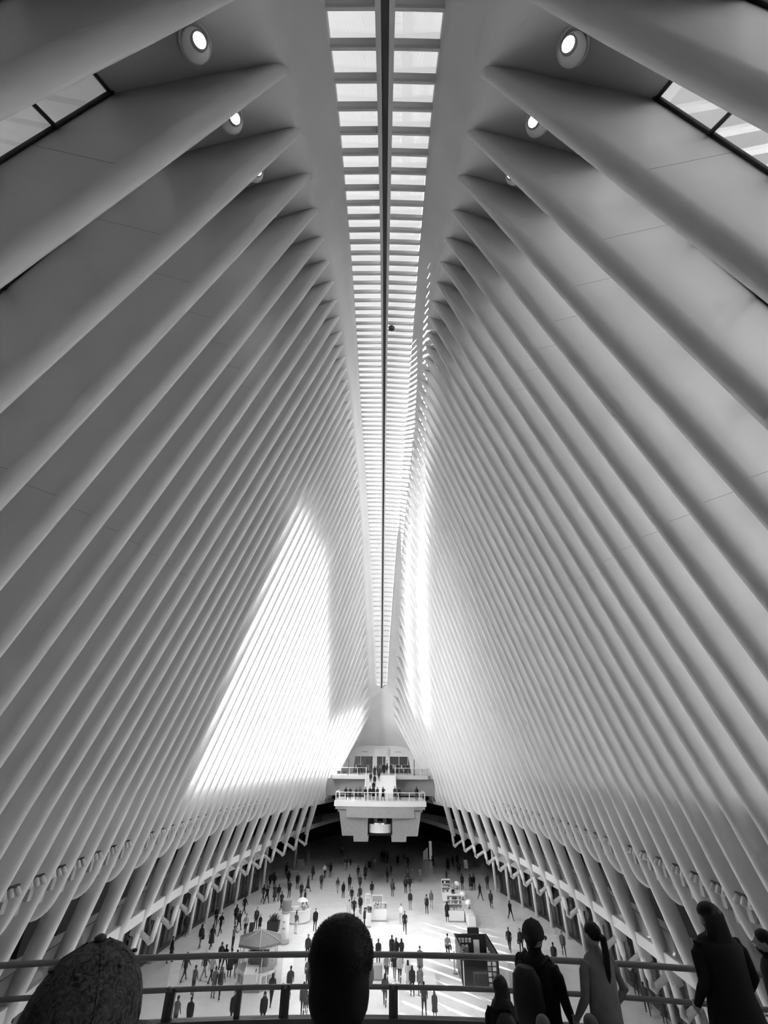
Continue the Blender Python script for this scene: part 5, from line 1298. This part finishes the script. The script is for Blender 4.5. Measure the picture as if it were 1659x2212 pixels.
FAR = [  # far landing, stairs and upper deck
    (-5.07, 76.6, LAND_Z, 1.72, 0, 'S1', 'short', 'jacket', '', .02, .03, 'leftmost person in black on the far balcony landing'),
    (-4.47, 76.7, LAND_Z, 1.68, 170, 'S1', 'short', 'jacket', '', .03, .03, 'second person from the left on the far balcony landing'),
    (-3.57, 77.2, LAND_Z, 1.60, 180, 'S2', 'short', 'jacket', '', .04, .04, 'third person from the left on the far balcony landing'),
    (-3.0, 76.9, LAND_Z, 1.70, 180, 'S2', 'long', 'jacket', '', .08, .03, 'long-haired person fourth from left on the far landing'),
    (-2.2, 76.4, LAND_Z, 1.74, 20, 'S3', 'short', 'jacket', '', .02, .02, 'broad person in black left of the far stairs foot'),
    (-1.55, 77.8, LAND_Z, 1.74, 180, 'S1', 'short', 'jacket', '', .03, .03, 'person in dark coat at the foot of the far stairs'),
    (-1.05, 78.3, LAND_Z, 1.78, 180, 'W3', 'hood', 'long', '', .02, .02, 'hooded person in long coat at the foot of the far stairs'),
    (-0.43, 76.9, LAND_Z, 1.72, 200, 'S2', 'short', 'jacket', '', .02, .02, 'person in black with bent arm at the centre of the far landing'),
    (0.40, 77.4, LAND_Z, 1.74, 160, 'P1', 'long', 'long', '', .02, .02, 'person in long black dress with arms raised on the far landing'),
    (2.16, 78.0, LAND_Z, 1.76, 180, 'S1', 'short', 'long', '', .05, .03, 'person in dark coat by the right newel of the far stairs'),
    (2.85, 78.4, LAND_Z, 1.62, 180, 'S1', 'short', 'jacket', '', .02, .02, 'person just right of the far stairs newel'),
    (5.4, 77.6, LAND_Z, 1.78, 0, 'S1', 'short', 'jacket', '', .02, .02, 'lone broad figure at the right end of the far landing'),
    (-1.6, 83.0, LAND_Z + 1.833, 1.72, 0, 'W3', 'short', 'jacket', 'backpack', .10, .05, 'person with pale backpack climbing the left side of the far stairs'),
    (-1.0, 84.5, LAND_Z + 2.667, 1.70, 180, 'S1', 'long', 'long', '', .03, .03, 'person near the top of the far stairs in dark coat'),
    (-0.95, 82.1, LAND_Z + 1.5, 1.70, 180, 'W3', 'short', 'jacket', '', .03, .03, 'dark figure halfway up the far stairs beside the backpack'),
    (-0.30, 83.5, LAND_Z + 2.167, 1.74, 180, 'W3', 'short', 'jacket', '', .04, .04, 'person in grey descending the middle of the far stairs'),
    (-1.1, 80.6, LAND_Z + 0.667, 1.70, 180, 'W3', 'short', 'jacket', '', .02, .02, 'lowest dark figure on the far stairs'),
    (-3.75, 87.6, DECK_Z, 1.72, 180, 'S1', 'short', 'jacket', '', .03, .03, 'left one of two people behind the far upper left balustrade'),
    (-3.35, 88.1, DECK_Z, 1.70, 180, 'S2', 'short', 'jacket', '', .08, .04, 'right one of two people behind the far upper left balustrade'),
    (-0.5, 88.0, DECK_Z, 1.66, 180, 'S1', 'short', 'jacket', '', .06, .03, 'leftmost of the crowd at the head of the far stairs'),
    (-0.05, 87.2, DECK_Z, 1.70, 180, 'W3', 'short', '', '', .14, .04, 'person in grey top at the head of the far stairs'),
    (0.55, 87.6, DECK_Z, 1.78, 180, 'S1', 'short', 'long', '', .02, .02, 'tallest dark figure in the crowd above the far stairs'),
    (1.05, 88.4, DECK_Z, 1.70, 180, 'S3', 'long', 'jacket', '', .04, .04, 'long-haired one in the crowd above the far stairs'),
    (1.75, 87.4, DECK_Z, 1.74, 180, 'S1', 'short', 'jacket', '', .03, .03, 'dark figure beside the right top of the far stairs'),
    (2.15, 88.6, DECK_Z, 1.68, 180, 'S1', 'short', '', '', .25, .05, 'person in pale top beside the right top of the far stairs'),
    (3.0, 89.6, DECK_Z, 1.72, 170, 'S2', 'short', 'jacket', '', .02, .02, 'person in black behind the far upper right balustrade, nearest the stairs'),
    (4.1, 90.4, DECK_Z, 1.70, 190, 'S1', 'long', 'jacket', '', .03, .03, 'long-haired person outside the right shop window on the far deck'),
    (4.7, 91.0, DECK_Z, 1.74, 180, 'S1', 'short', 'jacket', '', .05, .04, 'rightmost person outside the right shop window on the far deck'),
]
for row in FAR: person(*row)

# ---- people close to the camera, built finer
def stair_z(y): 
    k = int((y - 4.0) / (6.0 / 18)); return DECK_Z - (k + 0) * 3.0 / 18 if y > 4 else DECK_Z
def near_person(x, y, z, h, face, pose, label, top, bottom, hair, coat=None, bag=None, hair_tone=0.01):
    r = tag(empty('person', (x, y, z), math.radians(-face)), label, 'person')
    k = h / 1.70; r.scale = (k, k, k); col = (top, bottom, hair_tone, 1); dz = DZ[pose]
    o = link('body', body_mesh(pose, 0.0135, True, 0.6), None, r); o.color = col
    if hair:
        o = link('hair', hair_mesh(hair, 0.012), None, r, (0, 0, dz)); o.color = col
    if coat:
        o = link(coat, COAT[coat], None, r, (0, 0, dz)); o.color = col
    if bag:
        o = link(bag, BAG[bag], None, r, (0, 0, dz)); o.color = (0.03, 0.03, 0.02 if 'grey backpack' in label else 0.008, 1)
    return r
hm = near_person(-0.005, 1.67, DECK_Z, 1.605, 0, 'S1', 'person with short dark hair seen from behind, centre foreground', 0.006, 0.01, 'thick', 'jacket', hair_tone=0.004)
hm.scale.x *= 1.10
rng = random.Random(2); mb = MB()
for j in range(4200):
    a = rng.uniform(0, 6.283); e = rng.uniform(-0.5, 1.0); q = math.sqrt(max(0, 1 - e * e)); n = Vector((q * math.cos(a), q * math.sin(a), e))
    b = Vector((0.084 * n.x, -0.010 + 0.100 * n.y, 1.632 + 0.088 * n.z)); 
    if n.y > 0.75 and n.z < 0.5: continue
    t = b + (n + Vector((rng.uniform(-.4, .4), rng.uniform(-.4, .4), rng.uniform(-.2, .4)))).normalized() * rng.uniform(0.002, 0.006)
    sd = n.orthogonal().normalized() * 0.0007; mb.add([b - sd, b + sd, t], [(0, 1, 2)])
o = mb.build('hair_strands', M['hair'], hm, (0, 0, DZ['S1'])); o.color = (0.01, 0.01, 0.004, 1); o['kind'] = 'stuff'

# man in the patterned baseball cap
capman = near_person(-0.47, 1.22, DECK_Z, 1.62, 18, 'S1', 'man in a patterned baseball cap seen from behind, lower left', 0.01, 0.01, 'short', 'jacket', hair_tone=0.004)
def cap_material():
    m, t, p = new_mat('patterned_cap_cloth')
    tc = t.nodes.new('ShaderNodeTexCoord'); vo = t.nodes.new('ShaderNodeTexVoronoi'); vo.inputs['Scale'].default_value = 45
    n = t.nodes.new('ShaderNodeTexNoise'); n.inputs['Scale'].default_value = 62; n.inputs['Detail'].default_value = 6; n.inputs['Distortion'].default_value = 2.2
    cr = t.nodes.new('ShaderNodeValToRGB'); cr.color_ramp.elements[0].position = 0.36; cr.color_ramp.elements[0].color = (0.012, 0.012, 0.012, 1)
    cr.color_ramp.elements[1].position = 0.66; cr.color_ramp.elements[1].color = (0.12, 0.12, 0.12, 1)
    mx = t.nodes.new('ShaderNodeMix'); mx.data_type = 'RGBA'; mx.blend_type = 'MULTIPLY'; mx.inputs[0].default_value = 0.35
    t.links.new(tc.outputs['Object'], vo.inputs['Vector']); t.links.new(tc.outputs['Object'], n.inputs['Vector'])
    t.links.new(n.outputs['Fac'], cr.inputs['Fac']); t.links.new(cr.outputs['Color'], mx.inputs[6]); t.links.new(vo.outputs['Distance'], mx.inputs[7])
    t.links.new(mx.outputs[2], p.inputs['Base Color']); p.inputs['Roughness'].default_value = 0.9
    return m
M['capcloth'] = cap_material()
def baseball_cap(parent, dz, mat, name='cap', grow=1.0):
    n = 28; mb = MB(); rings = []
    cz = 1.635 + dz
    for k in range(10):
        a = math.radians(-22 + 112 * k / 9); q = max(0.01, math.cos(a)); row = []
        for j in range(n):
            t = 2 * math.pi * j / n; zz = 0.125 * math.sin(a) * grow
            row.append((0.098 * grow * q * math.cos(t), -0.004 + 0.118 * grow * q * math.sin(t), cz + zz))
        rings.append(row)
    mb.loft(rings, False)
    cap = mb.build(name, mat, parent)
    MB().lathe([(0.012, 0), (0.012, 0.008), (0.004, 0.012)], (0, -0.004, cz + 0.124 * grow), n=10).build('button', M['frame'], cap)
    for j in range(6):
        t = math.radians(30 + 60 * j)
        MB().tube([(0.0985 * grow * math.cos(math.radians(a)) * math.cos(t), -0.004 + 0.1185 * grow * math.cos(math.radians(a)) * math.sin(t), cz + 0.1255 * grow * math.sin(math.radians(a))) for a in (-20, 5, 30, 55, 78)], 0.0022, 5).build('seam', mat, cap)
        t = math.radians(60 * j); a = math.radians(48)
        MB().lathe([(0.006, 0), (0.006, 0.004), (0.003, 0.005)], (0.099 * grow * math.cos(a) * math.cos(t), -0.004 + 0.119 * grow * math.cos(a) * math.sin(t), cz + 0.126 * grow * math.sin(a)), n=8).build('eyelet', M['frame'], cap)
    # brim to the front
    br = []
    for u in range(9):
        t = math.radians(30 + 120 * u / 8); br.append((0.098 * grow * math.cos(t), -0.004 + 0.115 * grow * math.sin(t)))
    ou = [(0.098 * grow * math.cos(math.radians(30 + 120 * u / 8)), -0.004 + (0.115 * math.sin(math.radians(30 + 120 * u / 8)) + 0.075 * math.sin(math.pi * u / 8) ** 0.6) * grow) for u in range(9)]
    mb = MB(); mb.loft([[(x, y, cz - 0.042), (x2, y2, cz - 0.06), (x2, y2, cz - 0.054), (x, y, cz - 0.036)] for (x, y), (x2, y2) in zip(br, ou)], True, True, False)
    mb.build('brim', mat, cap)
    # arched opening at the back showing dark hair, with strap
    mb = MB(); row = []
    for u in range(9):
        t = math.pi * u / 8; xx = 0.046 * math.cos(t); zz = 0.045 * math.sin(t) - 0.035
        row.append((xx, zz))
    def on(xx, zz, off):
        sa = max(-0.9, min(0.95, zz / (0.125 * grow))); q = math.sqrt(1 - sa * sa); yy = -0.004 - math.sqrt(max(1e-5, (0.118 * grow * q) ** 2 * (1 - (xx / (0.098 * grow * q)) ** 2))) - off
        return (xx, yy, cz + zz)
    mb.loft([[on(x, -0.038, 0.002) for x, z in row], [on(x, z, 0.002) for x, z in row]], False, False, True)
    mb.build('back_opening', M['black'], cap)
    return cap
baseball_cap(capman, DZ['S1'], M['capcloth'], grow=1.04)

m4 = near_person(1.78, 6.45, stair_z(6.4), 1.62, 48, 'S2', 'man in dark baseball cap and black jacket with a backpack, right foreground', 0.006, 0.01, 'short', 'jacket', 'backpack', 0.004)
baseball_cap(m4, DZ['S2'], plain('black_cap_cloth', 0.01, 0.9)); m4.scale.x *= 1.2; m4.scale.y *= 1.15
near_person(2.30, 6.1, stair_z(6.2), 1.56, 335, 'HIP', 'ponytailed person in light jacket with one hand on the hip', 0.17, 0.06, 'tail', 'jacket', None, 0.006)
near_person(1.88, 9.05, stair_z(9.05), 1.74, 0, 'S1', 'person in dark hood with a grey backpack at the rail', 0.008, 0.01, 'hood', 'jacket', 'backpack', 0.008)
near_person(2.22, 9.2, stair_z(9.2), 1.58, 10, 'S1', 'person standing close right of the grey backpack', 0.02, 0.02, 'short', 'jacket', None, 0.03)
w7 = near_person(3.45, 5.9, stair_z(5.9), 1.60, 350, 'S3', 'long-haired person in black coat at the right edge of the rails', 0.005, 0.008, 'long', 'long', None, 0.006); w7.scale.x *= 1.3; w7.scale.y *= 1.2
near_person(4.32, 6.5, stair_z(6.5), 1.58, 300, 'S3', 'dark figure cut off by the right edge of the picture', 0.005, 0.008, 'long', 'jacket', None, 0.006)

BODY['SIT'] = body_mesh('SIT', 0.018, True, 0.6)
for x, y, lab in ((1.55, 5.6, 'grey-haired head at the bottom edge below the man in the cap'), (1.98, 5.62, 'second grey-haired head at the bottom edge, nearer the ponytail')):
    r = tag(empty('person', (x, y, stair_z(6.02)), 0), lab, 'person'); r.scale = (0.79,) * 3
    for nm, me in (('body', BODY['SIT']), ('hair', HAIR['short'])):
        o = link(nm, me, None, r, (0, 0, 0) if nm == 'body' else (0, 0, DZ['SIT'])); o.color = (0.03, 0.03, 0.09, 1)
